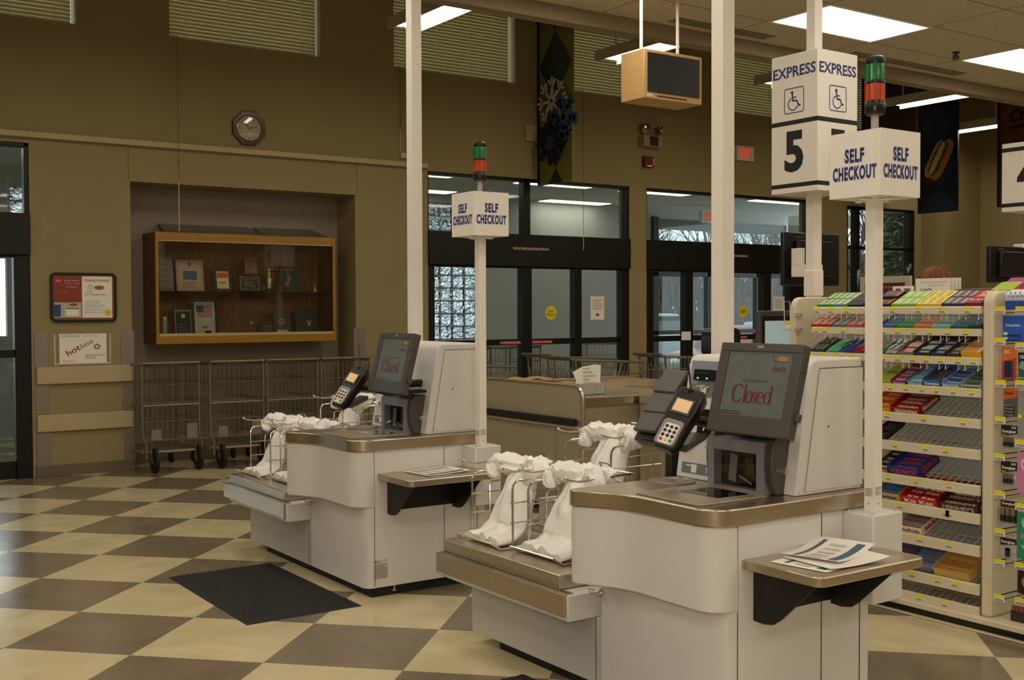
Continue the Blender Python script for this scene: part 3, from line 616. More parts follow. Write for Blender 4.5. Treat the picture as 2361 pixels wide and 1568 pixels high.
# ------------------------------------------------------------------ payment terminals
def mk_terminal():
    t = thing('payment_terminal', 'black card terminal with coloured keys on the near kiosk, left of its screen', 'card terminal', KN+Vector((.05, .34, 1.10)), 'card terminals')
    U = Vector((.60, 0, .80)); Rr = Vector((.26, -.94, -.19)); Rr = (Rr-U*Rr.dot(U)).normalized(); n = Rr.cross(U)
    P = lambda a, b, c=0: (Rr*a+U*b+n*c)*1.10
    out = [(-.030, -.125), (.030, -.125), (.044, -.105), (.048, -.03), (.054, .03), (.054, .085), (.040, .11), (-.040, .11), (-.054, .085), (-.054, .03), (-.048, -.03), (-.044, -.105)]
    mb = MB(); k = len(out); vs_ = []
    for sc, c in ((.86, -.045), (1., -.03), (1., -.004), (.93, .004)): vs_ += [P(x*sc, y*(sc*.5+.5), c-(.018 if y > .02 and c > -.02 else 0)*0) for x, y in out]
    fs = [tuple(range(k))[::-1], tuple(range(3*k, 4*k))]+[(r*k+i, r*k+(i+1) % k, (r+1)*k+(i+1) % k, (r+1)*k+i) for r in range(3) for i in range(k)]
    mb.add(vs_, fs, M_plas2); mb.build('terminal_body', t, bevel=.003)
    mb = MB(); mb.obox(P(0, .035, .006), Rr*.040, U*.032, n*.003, M_plas); mb.rect(P(0, .036, .009), Rr, U, .066, .050, mat('backlit_lcd', 'c9a878', .3, emit=.22), .001); mb.build('terminal_display', t, smooth=0)
    mb = MB(); mb.prism(rpoly(-.038, .038, -.112, -.018, .014), 'z', 0, .003, M_silver); mb.v = [P(v.x, v.y, v.z+.004) for v in mb.v]
    q = MB(); q.prism(rpoly(-.026, .030, -.108, -.034, .01), 'z', 0, .0015, M_white); q.v = [P(v.x, v.y, v.z+.007) for v in q.v]; mb.add(q.v, q.f, M_white); mb.build('keypad_surround', t, smooth=0)
    for i in range(3):
        for j in range(4):
            m = M_plas2 if j else [mat('red_key', 'c8281e', .4), mat('yellow_key', 'e0c020', .4), mat('green_key', '2f8c3a', .4)][i]
            b = MB(); b.lathe(P(-.016+i*.018, -.096+j*.0165, .0085), [(.0068, 0), (.0068, .002), (.004, .003)], m, n, 12); b.build('key', t)
    mb = MB(); mb.tube([P(0, .01, -.04), (.10, .02, -.02), (.24, .04, -.05)], .020, M_plas2, 10); mb.obox((.04, .0, -.095), (.05, 0, .02), (0, .05, 0), (0, 0, .01), M_plas); mb.build('mounting_arm', t)
    mb = MB(); mb.bar(P(.0, .095, .0), P(-.05, .20, .05), .0035, M_plas2, 6); mb.cyl(P(0, .09, -.01), .014, .02, M_plas2, 'z', 10); mb.tube([P(.02, .10, 0), P(.04, .135, .0), P(.055, .13, 0), P(.05, .10, 0)], .0015, M_plas2, 5); mb.build('stylus', t)
    return t
term = mk_terminal(); ft = dup(term, KF+Vector((.04, .36, 1.085)), 'black card terminal on the far kiosk, in front of the shopping carts')
# stepped dark hood beside the terminal
t = thing('receipt_hood', 'dark grey stepped plastic hood behind the card terminal of the near kiosk', 'receipt hood', KN+Vector((.46, .80, .469)))
def slab(c, L, wd, th, ang):
    u = Vector((math.cos(R(ang)), 0, math.sin(R(ang)))); n = Vector((-math.sin(R(ang)), 0, math.cos(R(ang))))
    mb.obox(c, u*L, Vector((0, wd, 0)), n*th, M_plas)
mb = MB(); slab((-.005, .02, .715), .058, .068, .010, 50); mb.build('top_cover', t, bevel=.005); mb = MB(); slab((-.065, .02, .630), .052, .068, .010, 50); mb.build('middle_cover', t, bevel=.005); mb = MB(); slab((-.12, .02, .555), .050, .068, .010, 50); mb.build('lower_cover', t, bevel=.005)
mb = MB(); mb.prism([(-.155, .48), (-.11, .45), (.02, .45), (.05, .73), (.02, .735)], 'y', -.05, .09, M_plas2); mb.build('hood_body', t, bevel=.008)
mb = MB(); mb.box(-.02, .02, 0, .04, -.0, .45, M_plas2); mb.box(-.06, .06, -.04, .08, 0, .008, M_plas2); mb.build('hood_post', t)
# ------------------------------------------------------------------ lane sign poles with signal lights
def lens(name, c, em):
    m = mat(name, c, .15, emit=em, coat=.5); return m
M_gl = lens('green_lens', '0c6a2c', .02); M_am = lens('amber_lens', 'b03c0a', .03)
t = thing('lane_sign', 'white self checkout sign on the near kiosk with a green and orange signal light', 'lane sign', KN+Vector((.615, -.07, .757)), 'self checkout signs')
mb = MB(); mb.box(-.022, .022, -.022, .022, 0, 1.125, M_white)
mb.lines((0, -.0225, .075), XR, ZU, .032, .03, 5, M_ink, fill=.35, seed=1); mb.lines((-.0225, 0, .07), YD, ZU, .032, .03, 5, M_ink, fill=.35, seed=2)
mb.cyl((.0, -.0225, .03), .004, -.002, M_chrome, 'y', 8); mb.cyl((-.0225, 0, .03), .004, -.002, M_chrome, 'x', 8)
mb.build('pole', t, bevel=.002)
mb = MB(); mb.box(-.075, .075, -.012, .012, 1.112, 1.120, M_white); mb.box(-.012, .012, -.075, .075, 1.112, 1.120, M_white)
for x, y in ((.065, 0), (-.065, 0), (0, .065), (0, -.065)): mb.sphere((x, y, 1.112), .005, M_chrome, (1, 1, .8), 8, 4)
mb.build('mounting_cross', t)
mb = MB(); mb.box(-.11, .11, -.11, .11, 1.122, 1.352, M_white)
for c, r in (((0, -.11, 0), XR), ((-.11, 0, 0), YD)):
    c = Vector(c); mb.text('SELF', c+Vector((0, 0, 1.268)), r, ZU, .084, .050, M_navy, bold=.045); mb.text('CHECKOUT', c+Vector((0, 0, 1.207)), r, ZU, .188, .050, M_navy, bold=.045)
mb.build('sign_box', t, bevel=.004)
mb = MB(); mb.cyl((0, 0, 1.352), .0135, .07, mat('grey_stem', 'a39c94', .35), 'z', 16); mb.build('stem', t)
lt = MB(); lt.lathe((0, 0, 1.42), [(.030, 0), (.036, .01), (.036, .045), (.034, .05)], M_plas2)
lt.text('Allen-Bradley', (0, -.0365, 1.455), XR, ZU, .04, .007, M_silver)
sl = lt.build('signal_light', t)
lt = MB(); lt.lathe((0, 0, 1.528), [(.035, 0), (.036, .003), (.036, .010), (.035, .012)], M_plas2); lt.build('spacer_ring', sl)
lt = MB(); lt.lathe((0, 0, 1.600), [(.035, 0), (.036, .004), (.035, .022), (.028, .027)], M_plas2); lt.build('top_cap', sl)
for nm, z, m in (('amber_lens', 1.470, M_am), ('green_lens', 1.541, M_gl)):
    mb = MB(); k = 48
    vs_ = [((.034 if i % 2 else .0355)*math.cos(2*math.pi*i/k), (.034 if i % 2 else .0355)*math.sin(2*math.pi*i/k), zz) for zz in (z, z+.058) for i in range(k)]
    mb.add(vs_, [(i, (i+1) % k, k+(i+1) % k, k+i) for i in range(k)]+[tuple(range(k))[::-1], tuple(range(k, 2*k))], m); mb.build(nm, sl, smooth=0)
dup(t, KF+Vector((.60, -.09, .757)), 'white self checkout sign on the far kiosk with a smaller-looking signal light')
# tall power poles
t = MB(KN+Vector((.668, .737, 0))); o = t.o
t.box(o.x-.0335, o.x+.0335, o.y-.0335, o.y+.0335, .0, 3.7, M_white)
for z in (3.05, 2.95, 2.85): t.cyl((o.x+.01, o.y-.034, z), .003, -.001, M_ink, 'y', 6)
po = t.build('power_pole', bevel=.003); tag(po, 'tall white square pole rising behind the near kiosk to the ceiling', 'pole', 'white power poles')
p2 = po.copy(); col.objects.link(p2); p2.location = KF+Vector((.668, .737, 0)); p2['label'] = 'tall white square pole rising behind the far kiosk, left in the photo'
# ------------------------------------------------------------------ wire bag racks
def mk_rack():
    t = thing('bag_rack', '', 'bag rack', (0, 0, 0), 'chrome wire bag racks')
    r1, r2 = .0048, .0032
    for s, y in ((1, .32), (-1, 0)):
        mb = MB()
        a = [(0, y, 0), (0, y, .255)]+[(.035-.035*math.cos(R(q)), y, .255+.035*math.sin(R(q))) for q in (30, 60, 90)]+[(.30, y, .292)]
        mb.tube(a, r1, M_chrome, 8)
        y2 = y; mb.tube([(.095, y2, 0), (.095, y2, .225), (.105, y2, .24), (.24, y2, .245), (.245, y2, 0)], r2+.0008, M_chrome, 6)
        for z in (.11, .195): mb.bar((-.008, y-.004*s, z), (.30, y-.004*s, z+.0), r2, M_chrome, 6)
        mb.build('side_frame', t)
        mb = MB()
        for dy in (-.006, .006): mb.tube([(-.045, y+dy, .345), (-.03, y+dy, .338), (.02, y+dy, .328), (.30, y+dy, .338)], r2+.0006, M_chrome, 6)
        mb.sphere((-.045, y, .346), .010, M_chrome, (.6, 1, .7), 10, 6)
        mb.build('bag_arm', t)
    mb = MB(); mb.tube([(.02, 0, .006), (-.06, 0, .005), (-.10, .01, .03), (-.10, .31, .03), (-.06, .32, .005), (.02, .32, .006)], r1-.0007, M_chrome, 6)
    mb.bar((0, 0, .006), (.30, 0, .006), r2, M_chrome, 6); mb.bar((0, .32, .006), (.30, .32, .006), r2, M_chrome, 6); mb.build('base_wire', t)
    mb = MB()
    for z, x in ((.338, .30), (.292, .30), (.006, .30)): mb.bar((x, -.01, z), (x, .33, z), r1-.0007, M_chrome, 6)
    mb.tube([(.30, .13, .338), (.28, .13, .365), (.28, .19, .365), (.30, .19, .338)], r2, M_chrome, 6)
    for y in (.0, .32): mb.bar((.30, y, .0), (.30, y, .34), r1-.0005, M_chrome, 6)
    mb.build('rear_frame', t)
    return t
def bagS(s):   # centre line of the hanging pile: x, z
    K = [(0, .255, .345), (.12, .20, .328), (.3, .155, .26), (.55, .115, .16), (.78, .075, .06), (.9, .02, .026), (1., -.055, .018)]
    for (a, x0, z0), (b, x1, z1) in zip(K, K[1:]):
        if s <= b:
            t = (s-a)/(b-a); t2 = t; return x0+(x1-x0)*t2, z0+(z1-z0)*t2
    return K[-1][1:]
def mk_bag(seed, spread=1., blue=True):
    rnd = random.Random(seed); t = thing('plastic_bag_stack', '', 'plastic bags', (0, 0, 0), 'white plastic carrier bags on the racks')
    ns, nu = 30, 22; ph = [rnd.uniform(0, 6.3) for _ in range(8)]
    def P(s, u, side):
        x, z = bagS(s); x2, z2 = bagS(min(1, s+.02)); x1, z1 = bagS(max(0, s-.02)); tx, tz = x2-x1, z2-z1; l = math.hypot(tx, tz) or 1
        nx, nz = tz/l, -tx/l      # outward (towards customer, up)
        if nx > 0: nx, nz = -nx, -nz
        hw = (.088+.026*min(1, s*1.4)+.026*s*s+.02*(1-s)**6)*spread; y = .16+hw*u+.012*math.sin(4*s+ph[0])
        th = (.010+.034*math.sin(min(1, s*1.15)*math.pi*.8)**2)*(1-u*u)**.5+.004
        wr = .006*math.sin(9*u+5*s+ph[1])*(.3+s)+.004*math.sin(17*u-8*s+ph[2])+.003*math.sin(26*s+3*u+ph[3])+.004*math.sin((5+9*s)*u+ph[4])
        q = side*th+wr*(1-u**8)
        zz = z+nz*q
        return Vector((x+nx*q, y, max(zz, .006+.0007*abs(side-1))))
    mb = MB(); vs_ = [P(i/ns, -1+2*j/nu, 1) for i in range(ns+1) for j in range(nu+1)]+[P(i/ns, -1+2*j/nu, -1) for i in range(ns+1) for j in range(nu+1)]
    n1 = nu+1; o2 = (ns+1)*n1; fs = []
    for i in range(ns):
        for j in range(nu):
            a = i*n1+j; fs.append((a, a+n1, a+n1+1, a+1)); fs.append((o2+a, o2+a+1, o2+a+n1+1, o2+a+n1))
    for i in range(ns):
        for j in (0, nu): a = i*n1+j; fs.append((a, o2+a, o2+a+n1, a+n1) if j == 0 else (a, a+n1, o2+a+n1, o2+a))
    for j in range(nu):
        a = ns*n1+j; fs.append((a, o2+a, o2+a+1, a+1)); fs.append((j, j+1, o2+j+1, o2+j))
    mb.add(vs_, fs, M_bag)
    # blunt gathered hem of the pile
    if blue:
        for k in range(3):
            u = .30+.07*k; L = (.28, .62) if k < 2 else (.30, .55); n_ = 26
            for i in range(n_):
                if rnd.random() < .2: continue
                s = L[0]+(L[1]-L[0])*i/n_; a = P(s, u, 1); b = P(s+.006, u, 1); c = P(s+.006, u+.03, 1); d = P(s, u+.03, 1)
                off = Vector((-.0016, -.0006, .0008)); mb.quad(a+off, b+off, c+off, d+off, mat('bag_blue_print', '7f89b0', .5))
    mb.build('bag_body', t, smooth=80)
    for sgn in (-1, 1):   # crumpled handles looped over the side arms
        mb = MB(); ry = .16+sgn*.16; nn, kk = 22, 26; vs_ = []; hx = .09+rnd.uniform(-.02, .02)
        path = [(.20, .16+sgn*.04, .305), (.17, .16+sgn*.09, .322), (.145, ry-sgn*.02, .326), (.12, ry-sgn*.004, .31), (.10, ry-sgn*.016, .285), (.105, ry-sgn*.04, .262)]
        rad = [.046, .052, .048, .040, .034, .012]
        pts = []
        for i in range(nn+1):
            t_ = i/nn*(len(path)-1); a = min(int(t_), len(path)-2); f = t_-a
            pts.append((Vector(path[a]).lerp(Vector(path[a+1]), f), rad[a]*(1-f)+rad[a+1]*f))
        q = [rnd.uniform(0, 6.3) for _ in range(4)]
        for i, (c, r_) in enumerate(pts):
            tv = (pts[min(i+1, nn)][0]-pts[max(i-1, 0)][0]).normalized(); uX = Vector((1, 0, 0)); uX = (uX-tv*uX.dot(tv)).normalized(); v2 = tv.cross(uX)
            for j in range(kk):
                an = 2*math.pi*j/kk; w_ = 1+.16*math.sin(3*an+q[0]+i*.35)+.13*math.sin(7*an-q[1]+i*.5)+.10*math.sin(11*an+q[2]+i*.8)+.08*math.sin(i*1.3+q[3])
                vs_.append(c+uX*r_*w_*1.05*math.cos(an)+v2*r_*.80*w_*math.sin(an))
        fs = [(i*kk+j, i*kk+(j+1) % kk, (i+1)*kk+(j+1) % kk, (i+1)*kk+j) for i in range(nn) for j in range(kk)]+[tuple(range(kk))[::-1], tuple(nn*kk+j for j in range(kk))]
        mb.add(vs_, fs, M_bag); mb.build('bag_handle', t, smooth=80)
    return t
rack0 = mk_rack(); first = True; seed = 0
bag_t = [mk_bag(11), mk_bag(5, 1.15), mk_bag(23, 1.0)]
spots = [(-.04, 1.27, .469, 'front left rack, farthest from the counter'), (.0, .89, .469, 'front rack right against the counter'), (.36, 1.10, .601, 'raised rear rack')]
usedb = [False]*3
for K, nm in ((KN, 'near'), (KF, 'far')):
    for i, (x, y, z, lb) in enumerate(spots):
        o = rack0 if first else dup(rack0); first = False
        o.location = K+Vector((x, y, z)); o['label'] = 'chrome wire bag rack on the %s kiosk, %s' % (nm, lb)
        b = bag_t[i] if not usedb[i] else dup(bag_t[i]); usedb[i] = True
        b.location = K+Vector((x, y, z)); b['label'] = 'white carrier bags hanging on the %s kiosk, %s' % (nm, lb.replace('front rack right against', 'rack right at').replace('front left rack, farthest from the counter', 'left rack farthest from the counter'))
# ------------------------------------------------------------------ papers on the shelves
M_teal = mat('teal_print', '45687c', .6)
def sheet(K, x, y, z, rz, label, curl=.0, band=True):
    t = MB((0, 0, 0)); n = 12; w_, h_ = .28, .215
    vs_ = []; 
    for i in range(n+1):
        for j in range(5):
            a = -w_/2+w_*i/n; b = -h_/2+h_*j/4; vs_.append((a, b, curl*((i/n-.35)**2)*1.6+.0012))
    fs = [(i*5+j, (i+1)*5+j, (i+1)*5+j+1, i*5+j+1) for i in range(n) for j in range(4)]
    t.add(vs_, fs, M_paper)
    if band:
        off = .0012
        for i in range(1, n-1):
            z0 = curl*((i/n-.35)**2)*1.6+.0012+off; z1 = curl*(((i+1)/n-.35)**2)*1.6+.0012+off; a = -w_/2+w_*i/n; b = a+w_/n
            for c, d in ((-.085, -.055), (.055, .07)): t.quad((a, c, z0), (b, c, z1), (b, d, z1), (a, d, z0), M_teal)
            if i % 2: t.quad((a, -.03, z0), (b, -.03, z1), (b, .03, z1), (a, .03, z0), mat('pale_print', 'c9c0b4', .7))
    o = t.build('printed_sheet', smooth=60); o.location = K+Vector((x, y, z)); o.rotation_euler[2] = R(rz)
    tag(o, label, 'paper sheet', 'printed sheets on the writing shelves'); return o
sheet(KN, .22, -.17, .6455, 8, 'bottom printed sheet on the near writing shelf, poking out at the left', .0)
sheet(KN, .27, -.19, .648, -4, 'middle printed sheet on the near writing shelf', .02, False)
sheet(KN, .31, -.12, .652, 14, 'top curled sheet with a teal banner on the near writing shelf', .035)
sheet(KF, .30, -.13, .6455, 6, 'single sheet with a blue border on the far writing shelf', .01)
# ------------------------------------------------------------------ floor mats
def mk_mat():
    t = thing('floor_mat', 'black studded rubber mat on the floor before the far kiosk', 'floor mat', (1.97, 5.09, 0), 'anti-fatigue mats')
    mb = MB(); mb.add([(0, 0, 0), (.61, 0, 0), (.61, 1.17, 0), (0, 1.17, 0), (.03, .03, .012), (.58, .03, .012), (.58, 1.14, .012), (.03, 1.14, .012)], [(0, 1, 5, 4), (1, 2, 6, 5), (2, 3, 7, 6), (3, 0, 4, 7), (4, 5, 6, 7)], M_rubber); mb.build('mat_base', t, smooth=0)
    mb = MB()
    for i in range(26):
        for j in range(54):
            x = .04+i*.0212; y = .04+j*.0205+(.01 if i % 2 else 0); r_ = .0065
            mb.add([(x-r_, y-r_, .012), (x+r_, y-r_, .012), (x+r_, y+r_, .012), (x-r_, y+r_, .012), (x, y, .0165)], [(0, 1, 4), (1, 2, 4), (2, 3, 4), (3, 0, 4)], M_rubber)
    mb.build('studs', t, smooth=0); return t
mt = mk_mat(); dup(mt, (2.02, 2.58, 0), 'black studded rubber mat at the bottom edge of the photo before the near kiosk')
# ================================================================== candy rack (gondola)
XG = 4.70
M_gon = mat('ivory_rack_enamel', 'd9cdb0', .4); M_peg = mat('grey_pegboard', 'b4bcbc', .6); M_wire = mat('ivory_wire', 'bdb093', .45)
M_tagy = mat('price_yellow', 'e8dc10', .55); M_tagw = mat('price_white', 'efeadd', .55)
rack = thing('candy_rack', 'long ivory shelving rack of gum and candy behind the near kiosk', 'display rack', (XG, 3.6, 0))
def rb(): return MB((XG, 3.6, 0))
mb = rb(); mb.box(XG-.04, XG+.75, 2.2, 4.19, .045, .072, M_gon); mb.box(XG-.02, XG+.72, 2.2, 4.17, .012, .045, M_plas2); mb.box(XG-.035, XG+.74, 2.2, 4.18, 0, .010, M_gon); mb.build('base', rack, bevel=.004)
mb = rb(); mb.box(XG+.33, XG+.35, 2.2, 4.15, .072, 1.53, M_peg)
for j in range(8):
    for i in range(24): mb.box(XG+.329, XG+.33, 2.3+.028*i, 2.304+.028*i, .5+.13*j, .504+.13*j, M_ink)
mb.build('back_panel', rack, smooth=0)
def upright(y0, y1, zb, zt):
    r = .06; poly = [(XG, zb), (XG+.42, zb), (XG+.42, zt)]+[(XG+r-r*math.sin(R(a)), zt-r+r*math.cos(R(a))) for a in (0, 18, 36, 54, 72, 90)]
    mb = rb(); mb.prism(poly, 'y', y0, y1, M_gon)
    inner = [(XG+.035, zb), (XG+.42, zb), (XG+.42, zt-.035)]+[(XG+.035+.035-.035*math.sin(R(a)), zt-.07+.035*math.cos(R(a))) for a in (0, 30, 60, 90)]
    return mb, inner
mb, inn = upright(4.15, 4.19, .0725, 1.55)
u1 = mb.build('upright_panel', rack, bevel=.008, seg=3)
mb, inn = upright(2.992, 3.045, .0725, 1.566)
u2 = mb.build('upright_panel', rack, bevel=.012, seg=3)
# wire card holder clipped on the left upright
h = MB((XG, 4.19, 1.2)); yy = 4.145
for z in (1.455, 1.375): h.box(XG-.012, XG+.045, yy-.004, yy+.003, z-.009, z+.009, mat('clear_clip', 'b9b2a2', .3)); h.cyl((XG+.035, yy-.004, z), .003, -.002, M_ink, 'y', 8)
h.tube([(XG-.01, yy, 1.375), (XG-.085, yy, 1.375), (XG-.09, yy, 1.38), (XG-.095, yy, 1.525), (XG-.05, yy, 1.525), (XG-.045, yy, 1.375)], .0025, M_gon, 6)
h.box(XG-.092, XG-.048, yy-.006, yy-.004, 1.385, 1.42, M_tagw); h.box(XG-.092, XG-.048, yy-.0065, yy-.006, 1.403, 1.42, M_tagy)
tag(h.build('card_holder', smooth=30), 'wire card holder clipped to the left end panel of the candy rack', 'card holder')
# shelves
SA = R(24); SX = Vector((math.cos(SA), 0, math.sin(SA))); SN = Vector((-math.sin(SA), 0, math.cos(SA)))
rails = [(1.496, .036, 4.02, 1), (1.392, .034, 4.03, 1), (1.26, .036, 4.06, 1), (1.117, .04, 4.12, 0), (.977, .044, 4.12, 0), (.836, .046, 4.12, 0), (.672, .046, 4.12, 0), (.54, .048, 4.12, 0), (.393, .05, 4.12, 0), (.215, .05, 4.12, 0), (.11, .05, 4.12, 0)]
tagu = {0: [3.99, 3.90, 3.80, 3.59, 3.52, 3.375, 3.245, 3.11], 1: [4.0, 3.94, 3.82, 3.575, 3.49, 3.40, 3.31, 3.215, 3.12], 2: [4.03, 3.96, 3.87, 3.79, 3.575, 3.49, 3.405, 3.33, 3.25, 3.16, 3.08], 3: [3.59, 3.53, 3.44, 3.35, 3.27, 3.18, 3.085],
        4: [3.55, 3.34, 3.13], 5: [3.50, 3.33, 3.22], 6: [3.54, 3.38, 3.20], 7: [3.595, 3.47, 3.22, 3.2], 8: [3.47, 3.36, 3.20], 9: [3.61, 3.40, 3.26, 3.17], 10: [3.63, 3.36, 3.22]}
for k, (z, h_, yl, hooks) in enumerate(rails):
    mb = rb(); n = 30; z0 = z-.012
    for i in range(n):
        y = 3.06+(yl-3.08)*i/(n-1)
        mb.bar(Vector((XG+.005, y, z0)), Vector((XG+.005, y, z0))+SX*(.185 if hooks else .30), .0029, M_wire, 4)
        if hooks and i % 3 != 1: mb.tube([(XG-.006, y, z-h_), (XG-.010, y, z-h_-.026), (XG+.018, y, z-h_-.012)], .0026, M_gon, 4)
    for d in ((.06, .18) if hooks else (.08, .29)): c = Vector((XG+.005, 0, z0-.004))+SX*d; mb.bar((c.x, 3.05, c.z), (c.x, yl, c.z), .003, M_wire, 4)
    sh_ = mb.build('wire_shelf', rack, smooth=0)
    mb = rb(); mb.prism([(XG-.012, z-h_), (XG+.004, z-h_), (XG+.004, z), (XG-.002, z), (XG-.010, z-.006)], 'y', 3.048, yl, M_gon); mb.build('price_rail', sh_)
    for y in tagu[k]:
        mb = rb(); x = XG-.0135; w2 = .020
        mb.box(x-.001, x+.001, y-w2, y+w2, z-.034, z-.004, M_tagw); mb.box(x-.0016, x-.001, y-w2, y+w2, z-.018, z-.004, M_tagy)
        mb.lines((x-.001, y, z-.027), YD, ZU, .032, .010, 2, M_ink, fill=.6, seed=k, lift=.0008); mb.build('price_tag', sh_, smooth=0)
# hooks section
hooks = [(2.967, 1.478), (2.966, 1.337), (2.963, 1.145), (2.963, .98), (2.964, .812), (2.962, .642), (2.96, .47), (2.961, .33), (2.961, .17), (2.865, 1.478), (2.865, 1.317), (2.864, 1.15), (2.862, .883), (2.86, .60), (2.86, .333), (2.858, .175)]
for y, z in hooks:
    mb = rb(); mb.bar((XG+.33, y, z+.012), (XG+.02, y, z+.012), .0028, M_plas2, 6); mb.bar((XG+.33, y, z-.012), (XG+.02, y, z-.012), .0022, M_plas2, 6)
    hk = mb.build('peg_hook', rack, smooth=0)
    mb = rb(); mb.box(XG+.013, XG+.016, y-.026, y+.026, z-.016, z+.016, M_tagw); mb.box(XG+.0122, XG+.013, y-.026, y+.026, z+.001, z+.016, M_tagy)
    mb.lines((XG+.013, y, z-.009), YD, ZU, .042, .010, 2, M_ink, fill=.6, seed=4, lift=.0008); mb.build('price_tag', hk, smooth=0)
mb = rb(); mb.box(XG+.33, XG+.75, 2.2, 4.15, 1.50, 1.52, M_gon); mb.build('top_board', rack, bevel=.003)
# ---- goods
cm = {}
def C(h, r=.5): return mat('wrap_'+h, h, r)
def sorg(k, y, d=0): return Vector((XG+.012, y, rails[k][0]-.012+.004))+SX*d
def pack(k, y0, y1, d0, d1, h, c, name, label, cat, txt=None, tc='ffffff', acc=None, group=None, ax='d', raise_=0):
    """a pack lying on shelf k between y0>y1, from depth d0 to d1"""
    o = sorg(k, (y0+y1)/2, (d0+d1)/2)+SN*(h/2+raise_); w2 = (y0-y1)/2-.0008; L = (d1-d0)/2-.001
    mb = MB(tuple(sorg(k, (y0+y1)/2, d0))); Y = Vector((0, 1, 0))
    mb.obox(o, SX*L, Y*w2, SN*h/2, C(c))
    top = o+SN*h/2
    if acc:
        a = top-Y*w2*.80; mb.quad(a-SX*L+SN*.0006-Y*w2*.14, a-SX*L+SN*.0006+Y*w2*.14, a+SX*L+SN*.0006+Y*w2*.14, a+SX*L+SN*.0006-Y*w2*.14, C(acc))
        fr = o-SX*L-SX*.0006; mb.quad(fr-Y*w2-SN*h*.5, fr+Y*w2-SN*h*.5, fr+Y*w2-SN*h*.2, fr-Y*w2-SN*h*.2, C(acc))
    if txt:
        if ax == 'd': mb.text(txt, top, SX, Y, L*1.5, w2*1.05, C(tc), lift=.0009, bold=.02)
        else: mb.text(txt, top, -Y, SX, w2*1.6, min(L*.7, .02), C(tc), lift=.0009, bold=.02)
    ob = mb.build(name, smooth=0, bevel=.0015); tag(ob, label, cat, group); return ob
SHN = ['top', 'second', 'third', 'fourth', 'fifth', 'sixth', 'seventh', 'eighth', 'ninth', 'tenth', 'lowest']
def gum(k, ya, yb, n, c, tint, txt, tc='ffffff', acc='f0d030', rows=((.0, .078), (.08, .158)), h=.022, where='', name='gum_pack', what='gum pack'):
    w_ = (ya-yb)/n
    for r_, (d0, d1) in enumerate(rows):
        for i in range(n):
            pack(k, ya-w_*i, ya-w_*(i+1), d0, d1, h, c if (i+r_) % 2 == 0 else c, name, '%s %s, %s row, %s from left, %s shelf' % (tint, what, ['front', 'rear'][r_], ['first', 'second', 'third', 'fourth'][i], SHN[k]), 'gum' if 'gum' in what else 'candy', txt, tc, acc, '%s %ss, %s shelf' % (tint, what, SHN[k]))
gum(0, 4.01, 3.90, 3, '4e9a4a', 'bright green striped', 'Extra', where=', leftmost')
gum(0, 3.90, 3.82, 2, '5f9f8c', 'pale green striped', 'Extra')
pack(0, 3.81, 3.72, 0, .15, .02, '1b1412', 'gum_box', 'black gum box on the top shelf, left of the white sign pole', 'gum', 'Stride', '9a6a50', None, ax='y')
pack(0, 3.66, 3.555, 0, .075, .022, '22120e', 'gum_box', 'front black box with red flame edge on the top shelf', 'gum', 'Hot', 'd06030', 'c04020', ax='y'); pack(0, 3.66, 3.555, .077, .155, .03, '22120e', 'gum_box', 'rear black box with red flame edge on the top shelf', 'gum', 'Hot', 'd06030', 'c04020', ax='y')
gum(0, 3.545, 3.405, 3, '8fbf28', 'lime green', 'Doublemint', 'e8f0e0', 'd8e8b0')
gum(0, 3.402, 3.265, 3, 'ecd11c', 'yellow', 'Juicy Fruit', '3a5a9a', 'f4e880')
gum(0, 3.262, 3.142, 3, '20345e', 'navy blue', 'Winterfresh', 'e8d8c0', 'd08050')
pack(0, 3.140, 3.055, .0, .07, .026, '8e1b1c', 'gum_box', 'dark red gum box at the right end of the top shelf, in front', 'gum', 'Big Red', 'f0e6d8', None, ax='y'); pack(0, 3.140, 3.055, .075, .158, .022, 'c03424', 'gum_pack', 'red striped gum packs at the right end of the top shelf, behind', 'gum', 'Big Red', 'f4e0a0', 'e8d050', ax='d')
gum(1, 4.05, 3.915, 3, 'bf2d33', 'red striped', 'Extra', where=', leftmost'); gum(1, 3.91, 3.825, 2, '5f84a0', 'steel blue striped', 'Extra'); gum(1, 3.82, 3.725, 2, 'd0606e', 'pink striped', 'Extra')
for (a, b, c, t_) in ((3.60, 3.515, '2e6f96', 'sea blue'), (3.512, 3.42, '3fa045', 'green'), (3.417, 3.327, 'e8812a', 'orange'), (3.324, 3.215, '8fc0a4', 'pale mint'), (3.212, 3.12, '1f6470', 'teal')):
    for r_ in range(2): pack(1, a, b, .0+.08*r_, .078+.08*r_, .02, c, 'gum_packet', '%s flat gum packet on the second shelf, %s one' % (t_, ['front', 'rear'][r_]), 'gum', 'Orbit', '14202a', None, ax='y')
pack(1, 3.62, 3.605, 0, .15, .025, '2a4f9c', 'gum_packet', 'blue gum packet mostly behind the white pole, second shelf', 'gum'); pack(1, 3.117, 3.055, 0, .155, .024, '123c46', 'gum_packet', 'dark teal gum packet at the right end of the second shelf', 'gum', 'Orbit', 'a0c0c0', None, ax='d')
gum(2, 4.06, 3.965, 3, '1f4c40', 'dark green', 'Eclipse', 'd0dcd0', 'a83028', where=', leftmost'); 
